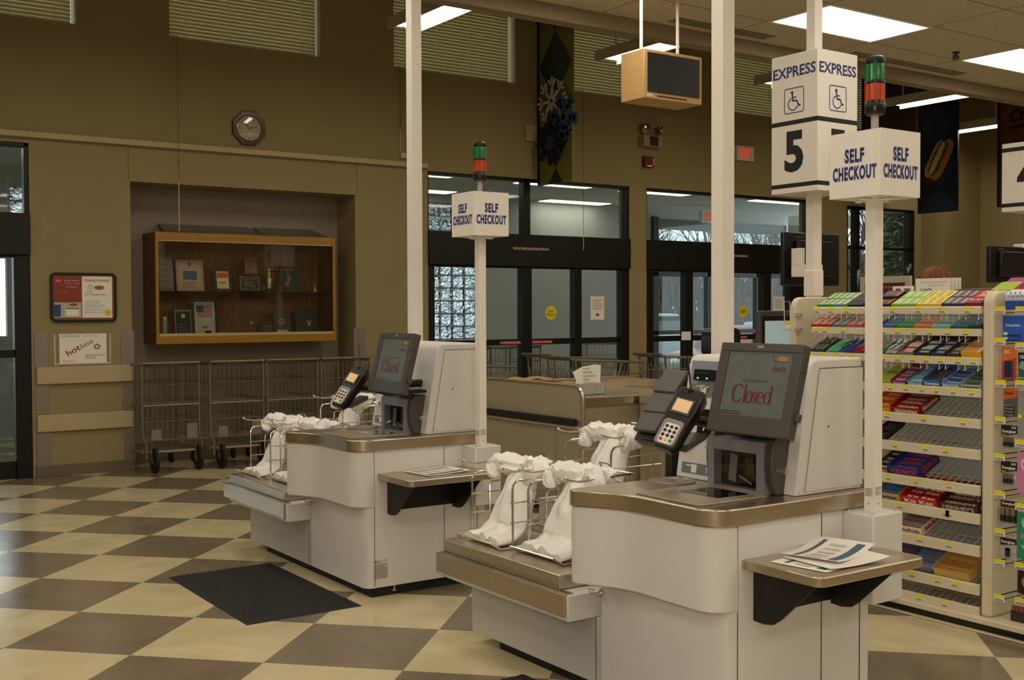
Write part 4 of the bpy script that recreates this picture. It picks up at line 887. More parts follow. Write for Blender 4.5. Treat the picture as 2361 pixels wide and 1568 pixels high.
def pouch(k, a, b, c, name, label, cat, lid=None, d=(0, .15)):
    o = sorg(k, (a+b)/2, (d[0]+d[1])/2)+SN*.014; mb = MB(tuple(sorg(k, (a+b)/2, 0))); Y = Vector((0, 1, 0)); n, m = 8, 8
    L = (d[1]-d[0])/2; w2 = (a-b)/2-.001; vs_ = []
    for s in (1, -1):
        for i in range(n+1):
            for j in range(m+1):
                u, v = -1+2*i/n, -1+2*j/m; vs_.append(o+SX*L*u+Y*w2*v+SN*s*(.002+.011*(1-u**4)*(1-v**4)+.001*math.sin(9*u+7*v)))
    q = (n+1)*(m+1); fs = []
    for i in range(n):
        for j in range(m):
            a_ = i*(m+1)+j; fs += [(a_, a_+m+1, a_+m+2, a_+1), (q+a_, q+a_+1, q+a_+m+2, q+a_+m+1)]
    mb.add(vs_, fs, C(c, .25))
    if lid: mb.obox(o-SX*L*.45+SN*.013, SX*L*.3, Y*w2*.6, SN*.002, C(lid, .25)); mb.obox(o+SX*L*.5+SN*.013, SX*L*.25, Y*w2*.6, SN*.002, C(lid, .25))
    return tag(mb.build(name, smooth=50), label, cat)
pouch(2, 3.95, 3.87, '5cbf93', 'candy_pouch', 'mint green pouch with yellow dots on the third shelf', 'candy'); 
for i, c in enumerate(('2456b8', '2456b8')): pouch(2, 3.865-.04*i, 3.826-.04*i, c, 'mint_pouch', ['left', 'right'][i]+' one of the two blue pouches on the third shelf', 'candy', '3a3f48')
pouch(2, 3.783, 3.722, 'b8202a', 'mint_pouch', 'red pouch beside the blue ones on the third shelf, left of the pole', 'candy', '6a3040')
pouch(2, 3.61, 3.588, '3f9a5a', 'mint_pouch', 'green pouch just right of the pole on the third shelf', 'candy', '3a3f38')
for i in range(2): pouch(2, 3.584-.037*i, 3.549-.037*i, 'c8c4bc', 'mint_tin', ['left', 'right'][i]+' one of the two silver white packs on the third shelf', 'candy', '4a504c')
def tray(k, a, b, c, inner, name, label, cat, txt=None, tc='ffffff', n=4, d=(0, .17), hgt=.03, side=None, icat='candy', iname='candy_bar', ilab=None, front=None):
    """open display carton with goods in it"""
    o = sorg(k, (a+b)/2, 0); t = thing(name, label, cat, tuple(o)); Y = Vector((0, 1, 0)); w2 = (a-b)/2-.001
    def Q(x, y, z): return SX*x+Y*y+SN*z
    mb = MB(); mm = C(c)
    mb.obox(Q((d[0]+d[1])/2, 0, .001), SX*(d[1]-d[0])/2, Y*w2, SN*.001, mm)
    for s in (-1, 1): mb.obox(Q((d[0]+d[1])/2, s*(w2-.001), hgt/2), SX*(d[1]-d[0])/2, Y*.001, SN*hgt/2, mm)
    mb.obox(Q(d[0]+.001, 0, hgt*.42), SX*.001, Y*w2, SN*hgt*.42, mm); mb.obox(Q(d[1]-.001, 0, hgt*.62), SX*.001, Y*w2, SN*hgt*.62, mm)
    if front: mb.quad(Q(d[0]-.0005, -w2, .002), Q(d[0]-.0005, -w2, hgt*.35), Q(d[0]-.0005, w2, hgt*.35), Q(d[0]-.0005, w2, .002), C(front))
    if txt:
        mb.text(txt, Q(d[0], 0, hgt*.42), -Y, SN, w2*1.6, hgt*.42, C(tc), lift=.0012, bold=.03)
        mb.text(txt, Q((d[0]+d[1])/2, -w2, hgt*.5), SX, SN, (d[1]-d[0])*.75, hgt*.55, C(tc), lift=.0014, bold=.03)
    mb.build('carton', t, smooth=0)
    L = (d[1]-d[0]-.008)/n
    for i in range(n):
        hh = hgt*.55+.004*(i % 2)
        c_ = o+Q(d[0]+.005+L*(i+.5), 0, .003+hh/2); b_ = MB(tuple(c_)); b_.obox(c_, SX*L*.46, Y*(w2-.004), SN*hh/2, C(inner, .3))
        if side is not None:
            b_.text(side, c_+SN*hh/2, -Y, SX, w2*1.5, L*.55, C(tc), lift=.0008, bold=.03)
        tag(b_.build(iname, bevel=.002), '%s, %s from the rail, in the %s' % (ilab or 'wrapped bar', ['first', 'second', 'third', 'fourth', 'fifth', 'sixth'][i], label.split(' on ')[0].split(' at ')[0].split(' with ')[0].split(' half ')[0].split(' partly ')[0]+(' at right' if ' right end' in label else '')), icat, (ilab or 'wrapped bar')+'s in the '+label.split(' on ')[0])
    return t
tray(2, 3.505, 3.415, '8a8478', 'c84a2c', 'display_tray', 'clear tray of red and white rolls on the third shelf', 'display tray', n=3, ilab='red candy roll')
tray(2, 3.412, 3.322, '2c3a34', '55604a', 'display_tray', 'dark green tray of small packs on the third shelf', 'display tray', n=5, ilab='dark green chocolate')
tray(2, 3.32, 3.238, '2a3c48', '41535e', 'display_tray', 'dark blue tray of small packs on the third shelf', 'display tray', n=5, ilab='slate blue chocolate')
tray(2, 3.235, 3.162, '4a3c30', '6e5a40', 'display_tray', 'brown tray of small packs on the third shelf', 'display tray', n=5, ilab='brown chocolate')
pack(2, 3.158, 3.055, 0, .13, .035, 'eba82a', 'yellow_box', 'bright yellow orange box at the right end of the third shelf', 'candy', 'Riesen', 'd85a18', 'f0ece0', ax='y')
# fourth shelf
pack(3, 3.62, 3.545, 0, .16, .03, 'a9b42c', 'mint_box', 'yellow green mint box on the fourth shelf by the pole', 'candy', 'mentos', '6a7a18', None, ax='y')
tray(3, 3.54, 3.455, '8c2a5a', '9c4a6a', 'display_tray', 'magenta gum carton on the fourth shelf', 'display tray', 'Dentyne', 'e8dce4', 4, side='Dentyne', ilab='magenta gum strip')
tray(3, 3.45, 3.362, '6aa0c8', '8ab8d8', 'display_tray', 'light blue gum carton on the fourth shelf', 'display tray', 'Dentyne', 'f0f4f8', 4, side='Dentyne', ilab='light blue gum strip')
tray(3, 3.358, 3.262, '3c6fc0', '5a4634', 'display_tray', 'royal blue nearly empty gum carton on the fourth shelf', 'display tray', 'Dentyne', 'f0f4f8', 1, hgt=.045, ilab='blue gum strip')
tray(3, 3.258, 3.162, '9fb2d4', '3a66b8', 'display_tray', 'white and blue gum carton on the fourth shelf, second from right', 'display tray', 'Ice', 'f0f4f8', 4, side='Dentyne', ilab='blue gum blister')
tray(3, 3.158, 3.055, 'b0bcc0', '6a8a70', 'display_tray', 'pale green gum carton at the right end of the fourth shelf', 'display tray', 'Dentyne', '18301c', 4, side='Dentyne', ilab='green gum blister')
# chocolate shelves
tray(4, 3.66, 3.54, 'e0641a', 'd8501a', 'candy_carton', 'orange chocolate carton with yellow writing on the fifth shelf', 'candy carton', "Reese's", 'f4d040', 3, hgt=.05, side="Reese's", ilab='orange chocolate bar')
tray(4, 3.535, 3.375, '8e1a18', 'a82820', 'candy_carton', 'dark red candy carton on the fifth shelf', 'candy carton', 'Skittles', 'f0e0c0', 4, hgt=.045, side='Skittles', ilab='dark red candy bag')
tray(5, 3.66, 3.575, '3a2a22', '2a1a14', 'candy_carton', 'dark brown carton half behind the pole on the sixth shelf', 'candy carton', n=3, ilab='dark brown bar')
tray(6, 3.64, 3.555, '5e4430', '2a1814', 'candy_carton', 'brown carton of dark packs on the seventh shelf, left', 'candy carton', "M&M's", 'd8c8b0', 4, hgt=.04, side="M&M's", ilab='dark brown candy bag')
tray(6, 3.55, 3.375, '20387e', '243c84', 'candy_carton', 'big navy blue carton with red writing on the seventh shelf', 'candy carton', 'CRUNCH', 'd83040', 4, hgt=.06, side='CRUNCH', ilab='navy blue chocolate bar')
tray(7, 3.64, 3.485, 'd8a850', '4a78a8', 'candy_carton', 'tan and yellow carton on the eighth shelf, left', 'candy carton', 'Butterfinger', '20407a', 3, hgt=.05, ilab='blue and yellow bar')
tray(7, 3.48, 3.275, 'c8201c', 'b01c18', 'candy_carton', 'bright red carton on the eighth shelf', 'candy carton', 'Kit Kat', 'f4ece0', 4, hgt=.05, side='Kit Kat', ilab='bright red chocolate bar')
tray(7, 3.27, 3.06, '4a2018', '54261c', 'candy_carton', 'brown carton at the right end of the eighth shelf', 'candy carton', "HERSHEY'S", 'c8c0b4', 4, hgt=.05, side="HERSHEY'S", ilab='brown chocolate bar')
tray(8, 3.52, 3.355, 'e8e0d0', 'b0a89c', 'candy_carton', 'white and blue carton with red writing on the ninth shelf', 'candy carton', 'BabyRuth', 'b02028', 4, hgt=.05, side='BabyRuth', ilab='silver and red bar', front='e8e0d0')
tray(9, 3.60, 3.47, '7a5aa0', '6a4868', 'candy_carton', 'purple carton partly behind the shelf corner on the tenth shelf', 'candy carton', n=3, ilab='purple candy bag')
tray(9, 3.465, 3.30, '6e5a40', '4f9cc8', 'candy_carton', 'carton of sky blue packs on the tenth shelf', 'candy carton', n=6, hgt=.03, side='AirHeads', tc='c02838', ilab='sky blue taffy bar')
tray(9, 3.295, 3.10, 'c8a860', 'c09040', 'candy_carton', 'gold cardboard carton on the tenth shelf, right', 'candy carton', n=5, hgt=.055, ilab='gold wrapped candy')
pack(10, 3.72, 3.59, 0, .13, .035, '3c2a5c', 'candy_box', 'purple candy box on the lowest shelf at its left', 'candy', 'NERDS', 'd8d0a0', None, ax='y')
# hanging cards in the hook section
XI = XG+.06
def card(y0, y1, z0, z1, c, name, label, cat, fn=None, band=None, th=.004):
    mb = MB((XI, (y0+y1)/2, z0)); mb.box(XI, XI+th, y1, y0, z0, z1, C(c))
    cy, cz, w_, h_ = (y0+y1)/2, (z0+z1)/2, y0-y1, z1-z0
    if band: mb.quad((XI-.0005, y0, z1-h_*band[1]), (XI-.0005, y1, z1-h_*band[1]*.7), (XI-.0005, y1, z1), (XI-.0005, y0, z1), C(band[0]))
    if fn: fn(mb, cy, cz, w_, h_)
    return tag(mb.build(name, smooth=40), label, cat)
def T(mb, s, y, z, w_, h_, c, l=.002): mb.text(s, (XI, y, z), YD, ZU, w_, h_, C(c), lift=l, bold=.03)
def cells(mb, cy, z0, z1, ys, r_, c='8a8478', ax='z'):
    for y in ys: mb.cyl((XI-.001-r_*.4, y, z0), r_, z1-z0, mat('battery_metal', '9c958a', .2, .9)); mb.cyl((XI-.001-r_*.4, y, z1), r_*1.01, (z1-z0)*.12, C('8a6a40')); mb.cyl((XI-.001-r_*.4, y, z0+(z1-z0)*.1), r_*1.02, (z1-z0)*.45, C('1c1a1a'))
def lip(mb, y, z, w_, h_):
    T(mb, 'ChapStick', y, z+h_*.12, w_*.7, .012, 'e8ecf4')
    for dz in (-.2, -.38): mb.cyl((XI-.006, y+w_*.3, z+h_*dz), .006, .001, M_white, 'z'); mb.tube([(XI-.007, y+w_*.35, z+h_*dz), (XI-.007, y-w_*.35, z+h_*dz)], .0065, C('2a55b0'), 10); mb.tube([(XI-.007, y+w_*.38, z+h_*dz), (XI-.007, y+w_*.2, z+h_*dz)], .007, M_white, 10)
card(2.982, 2.878, 1.335, 1.452, '2b62c4', 'lip_balm_card', 'bright blue lip balm card hanging highest in the hook section', 'lip balm', lip)
def bic(mb, y, z, w_, h_): T(mb, 'BIC', y+w_*.1, z+h_*.36, w_*.45, .017, 'f0e8d0'); [mb.cyl((XI-.006, y+w_*q, z-h_*.42), .006, h_*.5, C(cc), n=10) for q, cc in ((.2, '1d2f6e'), (0, '1f3a24'), (-.2, '1d2f6e'))]
card(2.985, 2.915, 1.162, 1.309, 'c8482a', 'lighter_card', 'red and orange lighter card with a blue corner in the hook section', 'lighter pack', bic, ('e87a2a', .45))
def gil(mb, y, z, w_, h_): T(mb, 'Gillette', y, z+h_*.33, w_*.85, .015, 'f0f0f0'); mb.obox((XI-.008, y, z-.01), (.004, 0, 0), (0, w_*.35, .012), (0, -.006, .016), C('7aa8a0', .3)); mb.obox((XI-.012, y-.01, z), (.003, 0, 0), (0, .012, .006), (0, -.003, .01), M_silver)
card(2.905, 2.80, 1.176, 1.287, '3c5a56', 'razor_blade_card', 'green and black razor card at the right edge of the photo', 'razor pack', gil, ('141a1a', .42))
def en1(mb, y, z, w_, h_): T(mb, 'Energizer', y+.004, z+h_*.33, w_*.6, .012, '1a1410'); [mb.tube([(XI-.006, y+w_*.32, z+h_*q), (XI-.006, y-w_*.32, z+h_*q)], .0065, mat('battery_metal', '9c958a', .2, .9), 10) for q in (-.1, -.22, -.34, -.45)]
card(2.975, 2.908, .995, 1.121, '5a5a60', 'battery_card', 'orange topped battery card with four stacked silver cells', 'batteries', en1, ('e0641e', .4))
def aa(s): 
    def g(mb, y, z, w_, h_):
        T(mb, s, y-w_*.28, z+h_*.41, w_*.3, .012, 'e8e4dc'); T(mb, 'Energizer', y, z+h_*.22, w_*.85, .018, 'f4f0e8'); T(mb, 'MAX', y+w_*.3, z+h_*.08, w_*.3, .009, 'e8c020')
        cells(mb, y, z-h_*.42, z-h_*.04, [y+w_*q for q in (.28, .12, -.04, -.2)], .0062)
        mb.sphere((XI-.003, y-w_*.38, z-h_*.15), .007, C('e8a0b4'), (.4, 1, 1.6), 8, 6)
    return g
card(2.985, 2.905, .848, .955, 'a8a49e', 'battery_card', 'black topped battery card marked AA', 'batteries', aa('AA'), ('1c1614', .5))
card(2.985, 2.905, .68, .79, 'a8a49e', 'battery_card', 'black topped battery card marked AAA below the AA one', 'batteries', aa('AAA'), ('1c1614', .5))
def dd(mb, y, z, w_, h_): T(mb, 'Energizer', y, z+h_*.36, w_*.8, .015, 'f4f0e8'); cells(mb, y, z-h_*.48, z+h_*.15, [y+w_*q for q in (.3, 0, -.3)], .0125)
card(2.985, 2.905, .51, .61, '3a2420', 'battery_card', 'battery card with three fat silver cells', 'batteries', dd)
def nv(mb, y, z, w_, h_): T(mb, 'Energizer', y, z+h_*.3, w_*.85, .016, 'f4f0e8'); mb.box(XI-.012, XI-.001, y-.008, y+.010, z-h_*.38, z+h_*.02, C('2a2420')); mb.box(XI-.012, XI-.001, y-.008, y+.010, z-h_*.08, z+h_*.02, C('8a6a40')); mb.sphere((XI-.003, y-w_*.35, z-h_*.1), .009, C('e8a0b4'), (.4, 1, 1.8), 8, 6)
card(2.985, 2.905, .345, .44, 'b8b4ae', 'battery_card', 'battery card with one square cell, lowest of the battery cards', 'batteries', nv, ('3a1c18', .38))
def rz(mb, y, z, w_, h_): mb.cyl((XI-.010, y, z-h_*.4), .006, h_*.6, M_chrome, n=10); mb.obox((XI-.012, y, z+h_*.27), (.006, 0, 0), (0, .014, 0), (0, 0, .008), M_chrome); mb.disc((XI-.001, y+w_*.4, z-.01), YD, ZU, .010, M_tagy, .001)
card(2.905, 2.80, .905, 1.115, '8f968c', 'razor_card', 'clear grey razor card with a yellow dot at the right edge', 'razor pack', rz)
card(2.905, 2.80, .65, .84, 'd080b0', 'razor_card', 'pink shaped razor card at the right edge', 'razor pack', lambda mb, y, z, w_, h_: (mb.disc((XI, y, z+.04), YD, ZU, .035, C('e8c8d8'), .001), T(mb, 'Soleil', y, z+.04, .05, .014, '5a2a5a')))
card(2.905, 2.80, .356, .567, '2c8a6a', 'razor_card', 'green twin razor card at the right edge', 'razor pack', lambda mb, y, z, w_, h_: (T(mb, 'BIC', y, z-.0, .06, .022, 'f07a20'), mb.disc((XI, y, z+.06), YD, ZU, .03, C('a8c8a0'), .001), T(mb, 'Twin', y, z-.05, .06, .014, 'f0f0e8')))
card(2.90, 2.80, .2, .31, '1a1614', 'battery_card', 'black card with an orange ring near the bottom right edge', 'batteries', lambda mb, y, z, w_, h_: mb.disc((XI, y, z), YD, ZU, .03, C('e0602a'), .001))
mb = MB((XI, 2.87, .073)); mb.box(XI-.02, XI+.05, 2.80, 2.92, .073, .12, C('2c2622'))
for i in range(6): mb.cyl((XI-.012, 2.91-.019*i, .12), .009, .022, C('9a4a2a'), n=12); mb.cyl((XI-.012, 2.91-.019*i, .142), .004, .004, M_silver, n=8)
tag(mb.build('battery_tray', bevel=.003), 'tray of copper topped batteries standing on the rack base', 'batteries')
mb = MB((XI, 2.9, 1.46)); mb.obox((XI+.02, 2.90, 1.53), (.03, 0, .012), (0, .06, 0), (-.01, 0, .03), C('d8dce8')); mb.obox((XI-.012, 2.90, 1.50), (.004, 0, .0), (0, .062, 0), (0, 0, .02), C('2a48a0'))
mb.text('AAAA', (XI-.005, 2.90, 1.545), YD, (.25, 0, .97), .09, .025, C('3a4a8a'), lift=.012)
mb.bar((XI+.02, 2.90, 1.50), (XG+.34, 2.90, 1.47), .006, M_gon)
tag(mb.build('counter_display_box', bevel=.002), 'white and blue box leaning at the top of the hook section', 'display box')
# things on top of the rack
XT = XG+.42
t = MB((XT, 3.9, 1.52)); t.box(XT, XT+.02, 3.74, 4.06, 1.521, 1.66, C('c8c0b0')); t.box(XT-.001, XT, 3.77, 4.03, 1.53, 1.625, C('5a1c16')); t.text('Holiday', (XT-.001, 3.86, 1.60), YD, ZU, .09, .016, C('d8b890'))
o_ = t.build('gift_card_pack', bevel=.003); tag(o_, 'pale pack with a dark red picture inside a clear plastic bag on the candy rack', 'pack')
t = MB((XT, 3.9, 1.521)); n, m = 12, 8; vs_ = []
for i in range(n+1):
    for j in range(m+1): u, v = i/n, j/m; vs_.append((XT-.008-.006*math.sin(u*14)*v, 4.075-.36*u, 1.521+(.175+.03*u+.008*math.sin(u*19))*v))
t.add(vs_, [(i*(m+1)+j, (i+1)*(m+1)+j, (i+1)*(m+1)+j+1, i*(m+1)+j+1) for i in range(n) for j in range(m)], glass('bag_film', (.93, .93, .9), 2.5))
tag(t.build('clear_bag', smooth=80), 'wrinkled clear plastic bag standing over the dark red picture pack', 'plastic bag')
t = MB((XT-.03, 3.76, 1.521)); t.box(XT-.03, XT-.026, 3.695, 3.825, 1.521, 1.605, M_paper); t.rect((XT-.03, 3.79, 1.58), YD, ZU, .03, .025, C('4a4460')); t.rect((XT-.03, 3.735, 1.58), YD, ZU, .04, .025, C('6a6660'))
tag(t.build('photo_card', smooth=0), 'white card with small pictures left of the slow cooker leaflets', 'card')
for i in range(4):
    t = MB((XT-.02+.01*i, 3.58, 1.521)); x = XT-.02+.012*i; t.box(x, x+.003, 3.485-.012*i, 3.69-.012*i, 1.521, 1.642, M_paper)
    if i == 0:
        t.text('Easily take your favorite', (x, 3.58, 1.622), YD, ZU, .15, .010, C('8a8680'), lift=.0015); t.text('meal with you!', (x, 3.57, 1.605), YD, ZU, .09, .010, C('8a8680'), lift=.0015); t.text('Crock-Pot', (x, 3.625, 1.585), YD, ZU, .07, .013, C('20242e'), lift=.0015, bold=.02)
        t.disc((x, 3.545, 1.545), YD, ZU, .045, C('3a2016'), .001, ry=.03)
    tag(t.build('leaflet', smooth=0), ['front leaflet with slow cooker writing on top of the candy rack', 'second leaflet behind the slow cooker one', 'third leaflet behind the slow cooker one', 'rearmost of the four standing leaflets'][i], 'leaflet', 'standing leaflets')
t = MB((XT, 3.35, 1.521)); t.box(XT, XT+.2, 3.235, 3.47, 1.521, 1.575, C('28242a')); t.obox((XT+.1, 3.35, 1.582), (.1, 0, .004), (0, .125, 0), (0, 0, .004), C('38323c')); tag(t.build('flat_case', bevel=.004), 'flat dark case lying on the rack right of the leaflets', 'case')
t = MB((XT-.1, 3.15, 1.521)); t.obox((XT-.02, 3.165, 1.56), (.07, 0, .03), (0, .055, 0), (-.012, 0, .028), C('e05a48')); t.obox((XT-.035, 3.165, 1.592), (.05, 0, .021), (0, .056, 0), (-.001, 0, .003), C('a8c040')); t.obox((XT+.04, 3.155, 1.59), (.04, 0, .02), (0, .05, 0), (-.012, 0, .028), C('b03a90'))
t.bar((XT-.05, 3.16, 1.521), (XT-.05, 3.16, 1.55), .01, M_gon)
tag(t.build('candy_box', bevel=.003), 'orange, green and pink box leaning on top of the right upright', 'candy box')
t = thing('placard_stand', 'white placard on a stand at the right edge above the candy rack', 'placard', (XT+.1, 3.10, 1.521)); mb = MB(); mb.box(-.004, .004, -.13, .045, .12, .37, M_white); mb.text('A', (-.004, .025, .20), YD, ZU, .018, .02, M_ink); mb.lines((-.004, -.04, .33), YD, ZU, .12, .03, 2, M_ink, fill=.4); mb.build('placard', t, bevel=.006)
mb = MB(); mb.box(-.012, .012, -.03, .0, .0, .12, M_white); mb.box(-.04, .04, -.06, .03, 0, .006, M_white); mb.build('post', t)
# ================================================================== lane 5 and lane 4 fittings
def wheelchair(mb, c, r, u, s, m):
    r = Vector(r); u = Vector(u); n = r.cross(u); c = Vector(c)
    def P(a, b): return c+r*a*s+u*b*s+n*.0016
    def band(pts, w_):
        for (a, b), (e, f) in zip(pts, pts[1:]):
            d = Vector((e-a, f-b)); d.normalize(); q = (-d.y*w_/2, d.x*w_/2)
            mb.quad(P(a+q[0], b+q[1]), P(a-q[0], b-q[1]), P(e-q[0], f-q[1]), P(e+q[0], f+q[1]), m)
    ro = rpoly(-.5, .5, -.5, .5, .07, 4); ro.append(ro[0]); band(ro, .035)
    mb.add([P(-.10+.07*math.cos(i*math.pi/6), .32+.07*math.sin(i*math.pi/6)) for i in range(12)], [tuple(range(12))], m)
    band([(-.09, .28), (-.06, -.02), (.15, -.02), (.25, -.24), (.34, -.20)], .065); band([(-.08, .12), (.12, .12)], .05)
    band([(-.05+.25*math.cos(R(a)), -.14+.25*math.sin(R(a))) for a in range(110, 340, 12)], .045)
def lane_box(t, s, z0, z1, full, num):
    mb = MB(); mb.box(0, s, 0, s, z0, z1, M_white)
    lo = z0+.40 if full else z1-.045
    for zz in ((lo-.013, lo+.015), (z0+.03, z0+.056)): mb.box(-.001, s+.001, -.001, s+.001, zz[0], zz[1], M_ink)
    zc = (z0+.07+lo)/2
    for c, r in (((s/2, 0, 0), XR), ((0, s/2, 0), YD)):
        c = Vector(c); mb.text(num, c+Vector((0, 0, zc)), r, ZU, .14, .235, M_ink, bold=.04)
        if full: mb.text('EXPRESS', c+Vector((0, 0, z0+.69)), r, ZU, s*.92, .062, M_navy, bold=.02); wheelchair(mb, c+Vector((0, 0, z0+.525)), r, ZU, .14, M_navy)
    mb.build('sign_box', t, bevel=.003)
t = thing('lane_number_sign', 'tall white express lane 5 sign box on a pole behind the candy rack', 'lane sign', (5.0, 4.26, 0)); lane_box(t, .34, 2.15, 2.94, True, '5')
mb = MB(); mb.box(.138, .202, .138, .202, 0, 3.7, M_white); mb.build('pole', t, bevel=.002)
mb = MB(); mb.box(.13, .21, .13, .21, 1.56, 1.71, M_white); mb.build('pole_sleeve', t, bevel=.004)
t = thing('lane_number_sign', 'white lane 4 sign box cut by the right edge of the photo', 'lane sign', (7.13, 4.12, 0)); lane_box(t, .36, 2.14, 2.60, False, '4')
mb = MB(); mb.box(.15, .21, .15, .21, 0, 3.7, M_white); mb.build('pole', t, bevel=.002)
# registers' monitors seen from behind
def back_monitor(loc, w_, h_, label, arm):
    t = thing('register_monitor', label, 'monitor', loc, 'register monitors'); mb = MB(); mb.box(-w_/2, w_/2, 0, .03, 0, h_, M_plas2); mb.box(-w_*.32, w_*.32, -.03, 0, h_*.18, h_*.85, M_plas2)
    mb.text('lenovo', (-w_*.22, 0, h_*.92), XR, ZU, .06, .012, M_silver); mb.build('monitor_case', t, bevel=.006)
    mb = MB(); mb.rect((0, .031, h_/2), (-1, 0, 0), ZU, w_*.9, h_*.85, mat('dark_lcd', '20242a', .1)); mb.build('screen', t, smooth=0)
    mb = MB(); mb.box(*arm, M_white); a = arm; mb.box(a[0]+.0, a[0]+.04, a[2]+.10, a[3]+.0, a[5], a[5]+.10, M_white); mb.build('mounting_bracket', t, bevel=.003); return t
back_monitor((5.39, 4.63, 1.625), .50, .32, 'dark monitor seen from behind, clamped to the lane 5 pole', (-.22, -.14, -.20, -.03, .05, .12))
back_monitor((6.86, 4.25, 1.65), .44, .24, 'dark monitor seen from behind at the right edge of the photo', (.15, .25, -.03, -.0, .08, .16))
# ================================================================== checkout lane behind the kiosks
M_lam = mat('taupe_laminate', 'a29478', .5, noise=.03, nscale=200)
t = thing('checkout_counter', 'taupe checkout counter with black bumper strip behind the self checkouts', 'checkout counter', (4.9, 6.28, 0))
def lb(): return MB((4.9, 6.28, 0))
r = .07; prof = [(8.6, .70), (8.6, .935)]+[(6.28+r-r*math.sin(R(a)), .935-r+r*math.cos(R(a))) for a in (0, 22, 45, 67, 90)]+[(6.28, .70)]
mb = lb(); mb.prism(prof, 'x', 4.9, 4.93, M_lam); mb.build('side_wing', t)
mb = lb(); mb.tube([(4.915, 8.6, .937), (4.915, 6.36, .937), (4.915, 6.32, .928), (4.915, 6.29, .90), (4.915, 6.278, .86), (4.915, 6.278, .66)], .018, M_steel, 8); mb.build('steel_edge', t)
mb = lb(); mb.box(4.915, 5.9, 6.6, 8.6, .05, .70, M_lam); mb.box(4.92, 5.9, 6.33, 6.6, .05, .70, M_lam); mb.build('counter_body', t, smooth=0)
mb = lb(); mb.box(4.95, 5.9, 6.62, 8.5, .70, .84, M_plas2); mb.box(4.95, 5.88, 6.64, 8.5, .84, .845, M_rubber); mb.build('belt', t, smooth=0)
mb = lb(); mb.box(4.868, 4.90, 6.32, 8.6, .665, .715, M_rubber); mb.box(4.885, 4.90, 6.28, 8.6, .64, .66, M_trim); mb.build('bumper_strip', t, bevel=.012, seg=3)
mb = lb(); mb.box(4.93, 6.05, 6.33, 6.60, .70, .80, M_lam); mb.build('bagging_end', t, smooth=0)
mb = lb(); mb.box(4.925, 6.07, 6.31, 7.10, .80, .86, M_steel); mb.box(4.94, 6.07, 7.08, 7.12, .86, .945, M_steel); mb.box(6.03, 6.07, 6.45, 7.1, .86, .93, M_steel)
for x in (5.55, 5.62, 5.40): mb.cyl((x, 6.31, .82), .006, -.003, M_chrome, 'y', 8)
mb.build('steel_bagging_well', t, bevel=.006)
t2 = thing('register_counter', 'taupe register counter hidden behind the near kiosk housing', 'counter', (5.45, 4.8, 0)); mb = MB(); mb.box(0, .62, 0, 1.48, 0, .80, M_lam); mb.build('cabinet', t2, smooth=0); mb = MB(); mb.box(-.01, .61, -.01, 1.48, .80, .855, M_steel); mb.build('counter_top', t2, bevel=.004)
# kraft paper bags
for i, (y, rz_, w_) in enumerate(((7.05, .1, .36), (6.78, -.2, .40), (7.4, .05, .3))):
    mb = MB((0, 0, 0)); vs_ = []; n = 8
    for a in range(n+1):
        for b in range(n+1): vs_.append((-.20+.40*a/n, -w_/2+w_*b/n, .052+.012*i+.012*math.sin(a*1.3+i)*math.sin(b*.9+1)+.02*(a/n)))
    q = len(vs_); vs_ += [(x, y_, z-.006) for x, y_, z in vs_]; fs = []
    for a in range(n):
        for b in range(n): k = a*(n+1)+b; fs += [(k, k+n+1, k+n+2, k+1), (q+k, q+k+1, q+k+n+2, q+k+n+1)]
    mb.add(vs_, fs, mat('kraft_paper', 'b08a52', .8)); o = mb.build('paper_bag', smooth=60); o.location = (5.18, y, .848); o.rotation_euler[2] = rz_
    tag(o, ['flattened brown paper bag lying on the checkout belt, middle of three', 'flattened brown paper bag nearest the rounded counter corner', 'flattened brown paper bag farthest along the belt'][i], 'paper bag', 'brown paper bags on the belt')
t = thing('tip_tub', 'clear plastic tub holding a handwritten-style notice on the steel bagging counter', 'plastic tub', (5.22, 6.62, .861))
mb = MB(); M_tub = mat('frosted_plastic', 'cdc8bd', .3, trans=.3)
for a in ((-.16, .10, -.10, -.096), (-.16, .10, .096, .10), (-.16, -.156, -.1, .1), (.096, .10, -.1, .1)): mb.box(*a, 0, .085, M_tub)
mb.box(-.16, .1, -.1, .1, 0, .003, M_tub)
for i in range(9): mb.box(-.15+.028*i, -.146+.028*i, -.103, -.10, .01, .075, M_tub)
mb.build('tub', t, smooth=0)
mb = MB(); mb.add([(-.17, -.085, .06), (.06, -.085, .06), (.075, -.075, .215), (.02, -.07, .22), (-.10, -.07, .205), (-.19, -.075, .17), (-.16, -.08, .11)], [tuple(range(7))], M_paper)
for k, (s, w_) in enumerate((('PLEASE', .06), ('REMEMBER....', .10), ('YOUR BAGGER', .12), ('WORKS', .06))): mb.text(s, (-.10+w_/2, -.083, .192-.027*k), XR, (0, .05, 1), w_, .014, M_ink, lift=.004)
mb.text('FOR "TIPS ONLY"', (-.03, -.084, .085), XR, (0, .05, 1), .12, .013, M_red, lift=.004); mb.build('notice', t, smooth=0)
mb = MB((4.97, 7.62, .845)); mb.lathe((5.0, 7.62, .846), [(.045, 0), (.05, .03), (.04, .045), (.02, .05), (.015, .075), (.02, .09), (.005, .10)], M_white); tag(mb.build('white_dispenser', smooth=50), 'small round white object on the belt beside the counter wing', 'dispenser')
